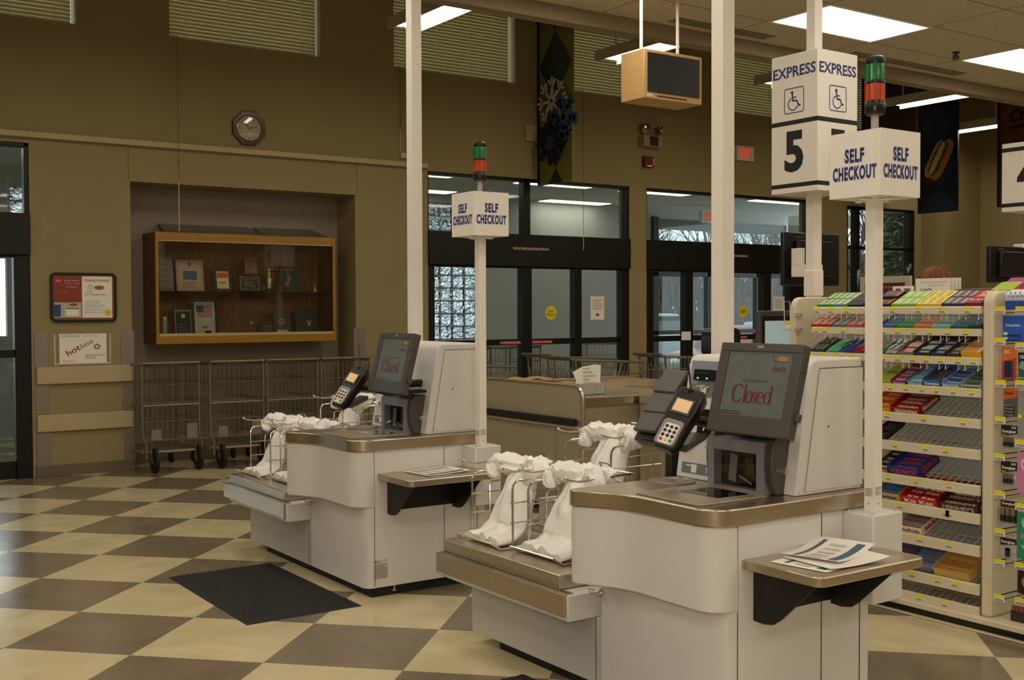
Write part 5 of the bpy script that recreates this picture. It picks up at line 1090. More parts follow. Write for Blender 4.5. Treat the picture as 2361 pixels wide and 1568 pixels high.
# register screen and printer
t = thing('register_screen', 'dark register screen with a pale blue display behind the candy rack', 'register screen', (5.55, 5.02, .856)); mb = MB(); mb.box(-.20, .20, 0, .035, .26, .62, M_plas); mb.text('IBM', (.10, 0, .60), XR, ZU, .03, .01, M_silver); mb.build('screen_case', t, bevel=.006)
mb = MB(); mb.box(-.175, .175, -.001, 0, .29, .585, M_plas2); mb.box(-.150, .15, -.003, -.001, .335, .555, mat('pale_blue_display', 'a9c2c4', .4, emit=.12)); mb.build('display', t, smooth=0)
mb = MB(); mb.box(-.05, .05, .0, .05, 0, .27, M_plas2); mb.box(-.12, .12, -.05, .1, 0, .02, M_plas2); mb.build('stand', t, bevel=.004)
t = thing('receipt_printer', 'black rounded receipt printer left of the near tall pole', 'printer', (5.62, 5.62, .856)); mb = MB(); mb.prism(rpoly(-.12, .10, .30, .50, .05, 5), 'y', -.08, .08, M_plas2); mb.box(-.08, .06, -.084, -.08, .40, .43, M_ink); mb.build('printer_body', t, bevel=.008); mb = MB(); mb.box(-.09, .07, -.082, -.02, .27, .295, mat('kraft_paper', 'b08a52', .8)); mb.box(-.03, .03, -.03, .03, 0, .3, M_plas2); mb.build('printer_post', t)
# ================================================================== television hung from the ceiling
t = thing('hanging_television', 'blond wood television box hung from the ceiling on two white rods', 'television', (5.245, 6.0, 2.962)); M_blond = wood('blond_wood', 'b8935a', 'c8a268', .5, (8, 8, 60), 1)
mb = MB(); mb.box(0, .55, 0, .25, 0, .342, M_blond); mb.build('wooden_box', t, bevel=.004)
mb = MB(); mb.box(.03, .525, -.004, 0, .045, .32, mat('tv_glass', '0c0b0b', .5)); mb.build('screen', t, bevel=.006, seg=3)
mb = MB(); mb.box(.12, .40, -.002, 0, .018, .026, M_ink); mb.rect((.05, 0, .022), XR, ZU, .05, .018, M_paper); mb.text('Apex', (.05, 0, .022), XR, ZU, .035, .010, M_ink, lift=.002); mb.build('control_strip', t, smooth=0)
for x in (.06, .405): mb = MB(); mb.cyl((x, .10, .342), .012, .40, M_white); mb.build('hanging_rod', t)
# ================================================================== ceiling small things
t = MB((8.85, 5.6, 3.7)); t.cyl((8.74, 5.93, 3.70), .03, -.012, M_brk if False else mat('brass_dark', '5a4630', .4, .6)); t.cyl((8.74, 5.93, 3.69), .012, -.05, _m['brass_dark']); t.box(8.70, 8.78, 5.92, 5.94, 3.628, 3.636, _m['brass_dark']); t.box(8.705, 8.715, 5.92, 5.94, 3.636, 3.67, _m['brass_dark']); t.box(8.765, 8.775, 5.92, 5.94, 3.636, 3.67, _m['brass_dark'])
tag(t.build('sprinkler_head'), 'small dark sprinkler head on the ceiling right of the express sign', 'sprinkler')
t = MB((6.9, 4.83, 3.7)); t.lathe((6.9, 4.83, 3.7), [(.17, 0), (.17, -.006), (.15, -.012), (.02, -.012)], mat('speaker_grey', '6a5e48', .7), n=32); tag(t.build('ceiling_speaker'), 'round ceiling speaker grille at the top edge of the photo', 'speaker')
# ================================================================== display case with awards
M_oak = wood('golden_oak', '8f6416', 'ac7c22', .3, (2, 14, 40), 2.5); M_oakd = wood('oak_side', '54300e', '6a3e14', .35, (20, 2, 3), 2); M_ven = wood('oak_veneer', '5c3616', '96602a', .5, (9, 2, 1.2), 5)
CX0, CX1, CY0, CY1, CZ0, CZ1 = 3.30, 5.17, 10.765, 11.17, 1.172, 2.243
t = thing('display_case', 'glass fronted golden oak award case hung in the wall niche', 'display case', (CX0, CY0, CZ0))
def cb(): return MB((CX0, CY0, CZ0))
mb = cb(); mb.box(CX0, CX0+.02, CY0+.02, CY1, CZ0, CZ1, M_oakd); mb.build('side_panel', t, smooth=0); mb = cb(); mb.box(CX1-.02, CX1, CY0+.02, CY1, CZ0, CZ1, M_oakd); mb.build('side_panel', t, smooth=0)
mb = cb(); mb.box(CX0, CX1, CY0, CY0+.02, CZ1-.075, CZ1, M_oak); mb.box(CX0, CX1, CY0, CY0+.02, CZ0, CZ0+.075, M_oak); mb.box(CX0, CX0+.03, CY0, CY0+.02, CZ0+.075, CZ1-.075, M_oak); mb.box(CX1-.03, CX1, CY0, CY0+.02, CZ0+.075, CZ1-.075, M_oak)
mb.box(CX0+.02, CX1-.02, CY0+.02, CY1, CZ0, CZ0+.02, M_oak); mb.box(CX0+.02, CX1-.02, CY0+.02, CY1, CZ1-.02, CZ1, M_oak); mb.build('oak_frame', t, bevel=.003)
mb = cb(); mb.box(CX0+.02, CX1-.02, CY1-.015, CY1, CZ0+.02, CZ1-.02, M_ven); mb.build('back_board', t, smooth=0)
mb = cb(); mb.box(CX0+.03, CX1-.03, CY0+.002, CY0+.05, CZ0+.075, CZ0+.10, M_trim); mb.box(CX0+.03, CX1-.03, CY0+.002, CY0+.05, CZ1-.087, CZ1-.075, M_trim); mb.build('track', t, bevel=.002)
mb = cb(); mb.box(CX0+.03, 4.26, CY0+.014, CY0+.019, CZ0+.09, CZ1-.08, M_glass2); mb.build('glass_door', t, smooth=0)
mb = cb(); mb.box(4.22, CX1-.03, CY0+.032, CY0+.037, CZ0+.09, CZ1-.08, M_glass2); mb.build('glass_door', t, smooth=0)
mb = cb(); mb.cyl((4.245, CY0+.012, 1.37), .012, -.012, M_chrome, 'y', 12); mb.build('lock', t)
mb = cb(); mb.box(CX0+.02, CX1-.02, CY0+.08, CY1-.016, 1.675, 1.683, mat('dark_shelf_edge', '1a120a', .3)); mb.build('shelf', t)
mb = cb()
for x in (4.02, 4.2, 4.95): mb.box(x-.006, x+.006, CY1-.018, CY1-.015, CZ0+.1, CZ1-.03, C('6a4a38'))
mb.build('shelf_standard', t, smooth=0)
YA = 10.98
def plaque(x0, x1, z0, z1, frame, face, label, txt=None, fn=None, name='award_plaque', cat='plaque'):
    mb = MB(((x0+x1)/2, YA, z0)); cx = (x0+x1)/2; w_, h_ = x1-x0, z1-z0; ly = .05
    U = Vector((0, ly, h_)).normalized(); c = Vector((cx, YA+ly/2, (z0+z1)/2))
    mb.obox(c, (w_/2, 0, 0), U*(h_/2), Vector((0, -1, 0))*.008, C(frame)); mb.rect(c-Vector((0, .008, 0)), XR, U, w_*.82, h_*.82, C(face), .001)
    if fn: fn(mb, c-Vector((0, .0085, 0)), U, w_, h_)
    return tag(mb.build(name), label, cat)
L_ = lambda k, m: (lambda mb, c, U, w_, h_: mb.lines(c, XR, U, w_*.6, h_*.6, k, C(m), lift=.002, fill=.35))
ZS = 1.684; ZL = CZ0+.021
plaque(3.40, 3.545, ZS, 2.03, '6a6258', '7e7a74', 'grey award sheet at the far left of the upper shelf in the case', fn=L_(4, '8a4a3a'))
plaque(3.57, 3.845, ZS, 1.995, 'a88a70', 'b89c84', 'pinkish certificate with a blue picture on the upper shelf', fn=lambda mb, c, U, w_, h_: (mb.rect(c, XR, U, w_*.5, h_*.28, C('4a5078'), .002), mb.disc(c+U*h_*.36, XR, U, .02, C('a03428'), .002), mb.lines(c-U*h_*.3, XR, U, w_*.6, h_*.2, 3, C('6a4a3a'), lift=.002, fill=.3)))
plaque(3.95, 4.13, ZS, 1.91, '2a160e', '2a160e', 'dark plaque with a sunburst label on the upper shelf', fn=lambda mb, c, U, w_, h_: (mb.rect(c, XR, U, w_*.68, h_*.78, C('e0cc80'), .002), mb.rect(c+U*h_*.22, XR, U, w_*.62, h_*.24, C('c8501e'), .003), mb.lines(c-U*h_*.12, XR, U, w_*.45, h_*.1, 1, M_ink, lift=.003)))
def cong(mb, c, U, w_, h_): mb.rect(c, XR, U, w_*.86, h_*.8, C('b8a870'), .002); mb.rect(c, XR, U, w_*.82, h_*.74, C('14140f'), .003); mb.text('Congratulations', c+U*h_*.25, XR, U, w_*.6, .014, C('c8b878'), lift=.004); mb.lines(c-U*h_*.1, XR, U, w_*.5, h_*.4, 4, C('c8b878'), lift=.004, fill=.25)
plaque(4.21, 4.44, ZS, 1.855, '22140c', '22140c', 'wide black and gold plaque at the middle of the upper shelf', fn=cong)
plaque(4.27, 4.40, 1.86, 2.05, '7a4c28', '8a5a34', 'small brown picture standing behind the wide gold plaque', fn=L_(3, '5a3018'), name='small_picture', cat='picture')
mb = MB((4.525, YA, ZS)); mb.box(4.49, 4.56, YA-.03, YA+.03, ZS, ZS+.03, C('2a1a10')); mb.lathe((4.525, YA, ZS+.03), [(.026, 0), (.028, .05), (.026, .10), (.012, .14), (.010, .18), (.013, .20), (.011, .205)], mat('award_crystal', 'c8c0a8', .1, .6)); tag(mb.build('bottle_trophy', smooth=50), 'shiny bottle shaped trophy on the upper shelf', 'trophy')
mb = MB((4.54, YA, ZS)); mb.box(4.56, 4.60, YA+.02, YA+.08, ZS, ZS+.02, C('1a120c')); mb.disc((4.56, YA+.07, 1.83), XR, ZU, .06, C('6a4424'), 0); tag(mb.build('round_award', smooth=0), 'round brown award behind the bottle shaped trophy', 'award')
plaque(4.66, 4.88, ZS, 1.955, '15100c', '120e0c', 'black award with a red round seal on the upper shelf', fn=lambda mb, c, U, w_, h_: (mb.disc(c-U*h_*.2-Vector((w_*.2, 0, 0)), XR, U, .028, C('a8301c'), .002), mb.add([c-U*h_*.2+Vector((-w_*.2, -.003, 0)), c+Vector((w_*.05, -.003, 0)), c+U*h_*.35+Vector((-w_*.15, -.003, 0))], [(0, 1, 2)], C('6a5a4a'))))
mb = MB((5.03, YA, ZS)); mb.lathe((5.03, YA, ZS), [(.05, 0), (.04, .03), (.03, .05), (.045, .09), (.02, .12), (.005, .13)], mat('dull_crystal', '6a5a48', .2, .3)); tag(mb.build('crystal_bowl', smooth=50), 'dim crystal piece at the right of the upper shelf', 'trophy')
mb = MB((3.43, YA, ZL)); mb.lathe((3.43, YA-.05, ZL), [(.032, 0), (.034, .03), (.028, .12), (.030, .2), (.026, .24)], mat('cut_crystal', 'b0aca0', .08, .5), n=12); tag(mb.build('crystal_vase', smooth=30), 'silvery cut crystal vase at the left of the lower shelf', 'trophy')
plaque(3.545, 3.73, ZL, 1.52, '2a2014', '12140f', 'black plaque with gold border and round seal on the lower shelf', fn=lambda mb, c, U, w_, h_: (mb.rect(c, XR, U, w_*.86, h_*.86, C('b09850'), .002), mb.rect(c, XR, U, w_*.80, h_*.80, C('12140f'), .003), mb.disc(c+U*h_*.26, XR, U, .022, C('b8b0a0'), .004), mb.lines(c-U*h_*.12, XR, U, w_*.55, h_*.35, 4, C('8a8060'), lift=.004, fill=.2)))
def flag(mb, c, U, w_, h_):
    mb.rect(c, XR, U, w_*.78, h_*.86, C('b0a894'), .002); f = c+U*h_*.2
    for k in range(7): mb.rect(f+U*(h_*.13-h_*.043*k), XR, U, w_*.58, h_*.022, C('9a3a34'), .003)
    mb.rect(f+U*h_*.06-Vector((w_*.18, 0, 0)), XR, U, w_*.26, h_*.16, C('28305a'), .004); mb.rect(c-U*h_*.18, XR, U, w_*.2, h_*.05, C('a84a3a'), .003)
plaque(3.72, 3.985, ZL, 1.61, '1c1612', '1c1612', 'framed flag picture in a black frame on the lower shelf', fn=flag, name='framed_picture', cat='picture')
mb = MB((3.845, YA-.1, ZL)); mb.lathe((3.845, YA-.1, ZL), [(.034, 0), (.034, .01), (.031, .015), (.031, .085), (.034, .09), (.034, .10), (.03, .102)], mat('brass_tin', '8a7434', .25, .9)); tag(mb.build('brass_tin', smooth=40), 'small brass tin in front of the framed flag picture', 'tin')
mb = MB((4.45, YA, ZL)); mb.add([(4.22, YA, ZL), (4.40, YA, ZL), (4.31, YA+.03, 1.45)], [(0, 1, 2)], C('4a3420')); mb.box(4.25, 4.37, YA, YA+.03, ZL, ZL+.02, C('2a1a10')); tag(mb.build('peaked_award', smooth=0), 'dim peaked award behind the case lock on the lower shelf', 'award')
plaque(4.43, 4.61, ZL, 1.385, '15100c', '15100c', 'small black plaque on the lower shelf right of the case lock', fn=L_(3, '6a5a3a'))
plaque(4.575, 4.765, ZL, 1.49, '3a2010', '3a2010', 'wooden plaque with a gold medallion on the lower shelf', fn=lambda mb, c, U, w_, h_: (mb.disc(c+U*h_*.12, XR, U, .032, C('a8884a'), .002), mb.disc(c+U*h_*.12, XR, U, .024, C('5a3a1a'), .003), mb.rect(c-U*h_*.3, XR, U, w_*.62, h_*.26, C('b89a5c'), .003)))
def vshape(mb, c, U, w_, h_): mb.disc(c+Vector((-w_*.1, 0, 0)), XR, U, .075, C('3a4048'), .002); mb.disc(c+Vector((-w_*.1, 0, 0)), XR, U, .070, C('101018'), .003); mb.add([c+Vector((w_*.12, -.004, .0))+U*y+Vector((x, 0, 0)) for x, y in ((-.03, .03), (-.012, .03), (0, 0), (.012, .03), (.03, .03), (.004, -.03), (-.004, -.03))], [tuple(range(7))], C('b8a050'))
plaque(4.82, 5.06, ZL, 1.52, '0e0e18', '101018', 'large navy black plaque with a gold V on the lower shelf', fn=vshape)
for i, (a, b) in enumerate(((3.40, 4.38), (4.385, 5.10))):
    mb = MB((a, 10.85, CZ1)); mb.add([(a, 10.80, CZ1+.004), (b, 10.80, CZ1+.004), (b-.02, 11.165, CZ1+.10), (a+.05, 11.165, CZ1+.10), (a, 10.80, CZ1+.010), (b, 10.80, CZ1+.010), (b-.02, 11.165, CZ1+.106), (a+.05, 11.165, CZ1+.106)], [(0, 1, 2, 3), (4, 7, 6, 5), (0, 4, 5, 1), (2, 6, 7, 3), (1, 5, 6, 2), (0, 3, 7, 4)], mat('green_edge_glass', '38443a', .1, spec=.8))
    tag(mb.build('glass_shelf_pane', smooth=0), ['left', 'right'][i]+' one of two spare glass shelves leaning on top of the award case', 'glass shelf', 'spare glass shelves')
# ================================================================== on the walls
t = thing('wall_clock', 'octagonal dark wood clock on the wall above the niche', 'clock', (4.222, YW, 3.29)); oc = [(.178*math.cos(R(22.5+45*i)), .178*math.sin(R(22.5+45*i))) for i in range(8)]
mb = MB(); mb.prism(oc, 'y', -.03, 0, wood('dark_walnut', '2e1408', '4a2410', .3, (6, 6, 20), 2)); mb.build('octagonal_case', t, bevel=.005)
mb = MB(); mb.lathe((0, -.03, 0), [(.118, 0), (.128, .0), (.128, .008), (.121, .012), (.118, .0005)], mat('brass_ring', 'b08838', .25, 1.), (0, -1, 0), 40); mb.cyl((0, -.031, 0), .119, -.002, mat('clock_paper', 'd8cdbc', .6), 'y', 40)
for k in range(1, 13): a = R(90-30*k); mb.text(str(k), (.098*math.cos(a), -.033, .098*math.sin(a)), XR, ZU, .012 if k < 10 else .020, .018, M_ink)
mb.build('dial', t)
mb = MB(); 
for a, L in ((R(90-306), .06), (R(90-78), .085)): d = Vector((math.cos(a), 0, math.sin(a))); p = Vector((-d.z, 0, d.x)); c = Vector((0, -.036, 0)); mb.quad(c-p*.003-d*.012, c+d*L, c+d*L, c+p*.003-d*.012, M_ink) if False else mb.obox(c+d*(L/2-.006), d*(L/2+.006), p*.0025, (0, .0008, 0), M_ink)
mb.build('hands', t, smooth=0)
mb = MB(); mb.lathe((0, -.040, 0), [(.117, 0), (.08, .004), (.001, .006)], M_glass2, (0, -1, 0), 32); mb.build('lens', t)
t = thing('notice_board', 'cork notice board with a black rounded frame on the pillar', 'notice board', (2.34, YW, 1.39)); pl_ = rpoly(0, .585, 0, .45, .05, 6); pi = rpoly(.022, .563, .022, .428, .035, 6)
mb = MB(); k = len(pl_); mb.add([(x, -.022, z) for x, z in pl_]+[(x, -.022, z) for x, z in pi]+[(x, -.002, z) for x, z in pl_]+[(x, -.010, z) for x, z in pi], [f for i in range(k) for f in ((i, (i+1) % k, k+(i+1) % k, k+i), (i, 2*k+i, 2*k+(i+1) % k, (i+1) % k), (k+i, k+(i+1) % k, 3*k+(i+1) % k, 3*k+i))], M_plas2); mb.build('frame', t)
mb = MB(); mb.prism(pi, 'y', -.010, -.002, mat('cork', '8a5a2c', .9, noise=.2, nscale=300)); mb.build('cork', t, smooth=0)
mb = MB((2.42, YW, 1.5)); y = YW-.0105; mb.box(2.372, 2.612, y-.001, y, 1.575, 1.80, C('8e3222')); mb.cyl((2.41, y-.001, 1.765), .028, -.001, C('c01c1c'), 'y', 8); mb.text('STOP', (2.41, y-.002, 1.765), XR, ZU, .042, .014, M_paper)
for k, s in enumerate(('Retail Waste', '& Abuse (Fraud)', 'in DeCA')): mb.text(s, (2.53, y-.001, 1.768-.028*k), XR, ZU, .13-.03*(k == 2), .015, C('d8b8a8'))
mb.text('Call now', (2.45, y-.001, 1.665), XR, ZU, .09, .016, C('d87a28')); tag(mb.build('poster', smooth=0), 'dark red STOP poster at the left of the cork board', 'poster')
mb = MB((2.7, YW, 1.5)); mb.box(2.618, 2.885, y-.001, y, 1.43, 1.81, M_paper); mb.text('"YOUR ACTION LINE"', (2.75, y-.001, 1.77), XR, ZU, .23, .022, C('a03018'), bold=.02); mb.obox((2.69, y-.002, 1.685), (.028, 0, -.006), (0, .0005, 0), (.008, 0, .05), C('d8d4cc')); mb.disc((2.77, y-.001, 1.705), XR, ZU, .045, C('a06038'), .001, ry=.02)
mb.lines((2.75, y-.001, 1.64), XR, ZU, .22, .012, 1, C('c05050'), fill=.6); mb.lines((2.73, y-.001, 1.53), XR, ZU, .18, .12, 7, C('8a8a90'), fill=.25); mb.cyl((2.845, y-.001, 1.475), .033, -.001, C('e0c81c'), 'y', 24); mb.disc((2.845, y-.002, 1.475), XR, ZU, .014, C('b8b080'), .001)
tag(mb.build('poster', smooth=0), 'white action line poster with a yellow dot at the right of the cork board', 'poster')
mb = MB((2.48, YW, 1.44)); mb.box(2.375, 2.61, y-.004, y-.001, 1.43, 1.57, C('b8b0a8')); mb.box(2.375, 2.43, y-.006, y-.004, 1.44, 1.55, C('26407c')); mb.box(2.455, 2.60, y-.009, y-.006, 1.435, 1.53, C('c8c0b0')); mb.box(2.475, 2.585, y-.0095, y-.009, 1.45, 1.51, M_paper); mb.box(2.475, 2.585, y-.010, y-.009, 1.51, 1.52, C('3a5a2c')); mb.disc((2.54, y-.004, 1.55), XR, ZU, .035, C('9c3a34'), .001, ry=.012)
tag(mb.build('leaflet_pocket', smooth=0), 'small pocket of leaflets at the lower left of the cork board', 'leaflets')
t = thing('hotline_sign', 'white hotline notice in a clear holder below the cork board', 'sign', (2.37, YW, 1.0)); mb = MB(); mb.box(.0, .50, -.004, -.001, 0.005, .02, C('c8c0b0')); mb.box(0, .012, -.004, -.001, .02, .28, C('c8c0b0')); mb.box(.488, .50, -.004, -.001, .02, .28, C('c8c0b0')); mb.build('holder', t, smooth=0)
mb = MB(); mb.box(.045, .46, -.007, -.004, .015, .285, M_paper); mb.text('DEFENSE', (.145, -.007, .265), XR, ZU, .16, .02, C('6a6a70')); mb.lines((.34, -.007, .265), XR, ZU, .18, .02, 2, C('8a8a90'), fill=.3)
hr_ = Vector((.80, 0, .45)); hv = Vector((-.45, 0, .80)); mb.text('hot', (.165, -.007, .135), hr_, hv, .13, .055, C('a02428'), bold=.02); mb.text('line', (.285, -.007, .195), hr_, hv, .12, .045, C('6a5a58'))
mb.add([(.375+.035*math.cos(R(90+72*i)), -.0085, .165+.03*math.sin(R(90+72*i))) for i in range(5)], [(0, 1, 2, 3, 4)], C('8a7a80')); mb.add([(.375+.015*math.cos(R(90+72*i)), -.009, .165+.013*math.sin(R(90+72*i))) for i in range(5)], [(0, 1, 2, 3, 4)], M_paper)
mb.lines((.36, -.007, .075), XR, ZU, .18, .05, 4, C('b04850'), fill=.35, seed=7); mb.lines((.12, -.007, .035), XR, ZU, .10, .02, 2, C('b04850'), fill=.3, seed=8); mb.build('notice', t, smooth=0)
t = MB((11.12, YW, 3.46)); t.box(10.97, 11.287, YW-.05, YW, 3.464, 3.654, mat('exit_box', 'd8cfc0', .5)); t.text('EXIT', (11.128, YW-.05, 3.56), XR, ZU, .20, .13, mat('exit_red', 'e02020', .4, emit=.35), bold=.02); tag(t.build('exit_sign', bevel=.004), 'white EXIT sign with red letters on the wall above the right doors', 'exit sign')
t = thing('exit_sign', 'white EXIT sign hanging inside the vestibule, seen through the exit doors', 'exit sign', (13.11, 13.6, 2.99)); mb = MB(); mb.box(0, .34, -.03, .03, -.08, .13, _m['exit_box']); mb.text('EXIT', (.17, -.03, .025), XR, ZU, .22, .14, _m['exit_red'], bold=.02); mb.build('sign_face', t); mb = MB(); mb.cyl((.17, 0, .13), .01, .07, M_white); mb.build('stem', t)
t = thing('emergency_light', 'emergency light with two lamp heads on the wall under the television', 'emergency light', (9.30, YW, 3.51)); mb = MB(); mb.box(0, .31, -.10, -.0, 0, .135, mat('beige_plastic', 'a08c60', .5)); mb.box(.10, .24, -.102, -.10, .01, .125, M_plas2); mb.build('battery_box', t, bevel=.006)
for x, d in ((.06, (-.25, -1, -.1)), (.30, (.8, -.5, -.1))): mb = MB(); mb.cyl((x, -.05, .135), .01, .05, M_silver); mb.lathe((x, -.05, .225), [(.02, -.04), (.05, -.01), (.062, .02), (.06, .03), (.03, .036), (.001, .038)], mat('lamp_reflector', 'a8a090', .12, .9), d, 20); mb.build('lamp_head', t)
t = MB((9.44, YW, 3.26)); t.box(9.355, 9.52, YW-.05, YW, 3.262, 3.392, C('6a1416')); t.box(9.40, 9.48, YW-.052, YW-.05, 3.268, 3.285, M_paper); t.box(9.495, 9.515, YW-.053, YW-.05, 3.29, 3.38, C('b8b0a0')); tag(t.build('fire_alarm', bevel=.005), 'dark red fire alarm strobe below the emergency light', 'fire alarm')
t = MB((7.62, YW, 3.44)); t.box(7.56, 7.72, YW-.04, YW, 3.44, 3.63, C('a8966c')); tag(t.build('wall_box', bevel=.006), 'tan electrical box on the wall left of the snowflake banner', 'electrical box')
for i, x in enumerate((5.93, 6.00)): t = MB((x, YW, 3.11)); t.box(x, x+.06, YW-.03, YW, 3.12, 3.18, C('c8b888')); tag(t.build('door_sensor', bevel=.004), ['left', 'right'][i]+' small cream sensor box on the ledge behind the left tall pole', 'sensor', 'cream sensor boxes')
t = MB((6.16, YW, 3.09)); t.box(6.14, 6.20, YW-.035, YW, 3.09, 3.36, C('8a7a54')); t.bar((6.17, YW-.02, 3.36), (6.17, YW-.02, 3.5), .004, M_ink); tag(t.build('antenna_box', bevel=.004), 'small tan box with a black antenna at the end of the ledge', 'receiver')
for x, z0, z1, lb in ((3.50, 2.25, 4.1, 'thin pull cord hanging from the blind in front of the award case'), (5.93, 3.2, 4.1, 'thin pull cord left of the far tall white pole'), (8.37, 2.2, 4.1, 'thin pull cord hanging down across the left doors')):
    t = thing('pull_cord', lb, 'cord', (x, YW-(.075 if z0 < 3 else .012), z0)); mb = MB(); mb.tube([(0, 0, 0), (0, .0, z1-z0), (0, .15, z1-z0+.02)], .003, C('5e5034'), 5); mb.sphere((0, 0, (z1-z0)*.35), .010, C('5e5034'), (1, 1, 1.4), 8, 5); mb.build('cord', t); mb = MB(); mb.bar((0, 0, .0), (0, 0, (z1-z0)*.25), .0045, C('c8bc98'), 5); mb.build('wand', t)
# ================================================================== banners
def banner(x, ya, yb, z0, z1, base, dia, label, zc, dh, group='hanging banners', backc='0c0b0a'):
    t = thing('hanging_banner', label, 'banner', (x, (ya+yb)/2, z0)); w2 = (ya-yb)/2; mb = MB(); mb.box(0, .03, -w2, w2, 0, z1-z0, C(base))
    for zz in zc:
        pts = [(w2, 0), (0, dh), (-w2, 0), (0, -dh)]; poly = [(y, zz-z0+z) for y, z in pts]
        # clip to the cloth
        def clip(p, lo, hi):
            out = []
            for (y0, a), (y1, b) in zip(p, p[1:]+p[:1]):
                if lo <= a <= hi: out.append((y0, a))
                for l in sorted((lo, hi), key=lambda q: abs(q-a)):
                    if (a-l)*(b-l) < 0: tt = (l-a)/(b-a); out.append((y0+(y1-y0)*tt, l))
            return out
        poly = clip(poly, 0, z1-z0)
        if len(poly) > 2: mb.add([(-.0015, y, z) for y, z in poly], [tuple(range(len(poly)))[::-1]], C(dia))
    mb.build('cloth', t, smooth=0); mb = MB(); mb.box(-.004, .034, w2, w2+.045, 0, z1-z0, C(backc)); mb.box(.0, .03, -w2, w2, z1-z0, HC-z0, C(backc)); mb.build('hem', t, smooth=0); return t
bn = banner(7.75, 10.695, 10.08, 2.93, 5.25, '6f682a', '1a1f12', 'olive banner with three snowflakes beside the hanging television', (2.72, 3.50, 4.28, 5.06), .39)
def flake(c, r_, m, kind, th=.02, rot=0, name='snowflake', label=''):
    mb = MB()
    def stroke(a, b, w_):
        d = Vector(b)-Vector(a); l = d.length; d.normalize(); p = Vector((-d.y, d.x)); a = Vector(a)-d*w_*.2; b = Vector(b)+d*w_*.2
        mb.prism([tuple(a+p*w_/2), tuple(b+p*w_/2), tuple(b-p*w_/2), tuple(a-p*w_/2)], 'x', 0, th, m)
    n = 8 if kind == 'thin' else (6 if kind == 'fat' else 8)
    for k in range(n):
        an = R(rot+360/n*k); d = Vector((math.cos(an), math.sin(an))); tip = d*r_; w_ = {'thin': .022, 'fat': .042, 'feather': .014}[kind]*r_/.22
        stroke((0, 0), tip, w_)
        for f in {'thin': (.62,), 'fat': (.5, .78), 'feather': (.35, .47, .59, .71, .83)}[kind]:
            for s in (-1, 1):
                a2 = an+s*R(42 if kind != 'fat' else 60); L = r_*{'thin': .36, 'fat': .26, 'feather': .30*(1.15-f)+.06}[kind]; b0 = d*r_*f; stroke(b0, b0+Vector((math.cos(a2), math.sin(a2)))*L, w_*(.8 if kind != 'fat' else .85))
    if kind == 'feather': mb.prism([(.32*r_*math.cos(R(15*i)), .32*r_*math.sin(R(15*i))) for i in range(24)], 'x', -.002, th, C('1a2450'))
    o = mb.build(name, bn, smooth=0, label=label); o.location = (c[0]-7.75, c[1]-bn.location.y, c[2]-2.93); return o
flake((7.70, 10.40, 3.86), .27, C('b8b0a0'), 'thin', rot=90, label='white thin armed snowflake'); flake((7.67, 10.14, 3.64), .25, C('28445c'), 'fat', rot=10, label='slate blue broad snowflake'); flake((7.64, 10.36, 3.38), .26, C('10131f'), 'feather', rot=90, label='dark navy feathery snowflake')
banner(13.0, 10.25, 9.45, 3.05, 5.2, '3a1712', '2e120e', 'dark red banner partly behind the self checkout sign', (3.4, 4.2, 5.0), .4)
hb = banner(14.2, 10.20, 9.60, 2.86, 5.2, '0e1220', '182642', 'dark blue diamond banner with a hot dog picture', (2.9, 3.5, 4.1, 4.7), .3)
mb = MB(); 
def blob(pts, m, x, th=.012):
    mb.prism(pts, 'x', x-th, x, m)
def hd(cx, cz, L, W, m, x, n=24, k=0): 
    a = R(62); u = Vector((-math.cos(a), math.sin(a))); v = Vector((u.y, -u.x)); pts = []
    for i in range(n): q = 2*math.pi*i/n; c_ = math.copysign(abs(math.cos(q))**.6, math.cos(q)); s_ = math.copysign(abs(math.sin(q))**.8, math.sin(q)); r2 = 1+(.10*math.sin(q*k) if k else 0); p = u*c_*L+v*s_*W*r2; pts.append((cx+p.x, cz+p.y))
    blob(pts, m, x)
hd(.02, .72, .36, .075, C('4a1710'), -.002); hd(-.055, .74, .31, .10, C('b07428'), -.008); hd(.05, .76, .28, .085, C('c09048'), -.02); hd(.0, .76, .26, .075, C('4c5228'), -.03, 40, 9); hd(.0, .76, .25, .035, C('c8b470'), -.042, 48, 12)
mb.build('hot_dog_picture', hb, smooth=0)
gbn = banner(14.2, 8.95, 8.1, 2.86, 5.2, '5a2e0e', '6a3a12', 'brown orange banner with dark upright letters at the right edge', (3.3, 4.1), .4)
mb = MB(); mb.text('GOURMET', (-.004, .12, 1.15), ZU, (0, 1, 0), 1.9, .34, M_ink, lift=.003); mb.build('lettering', gbn, smooth=0)
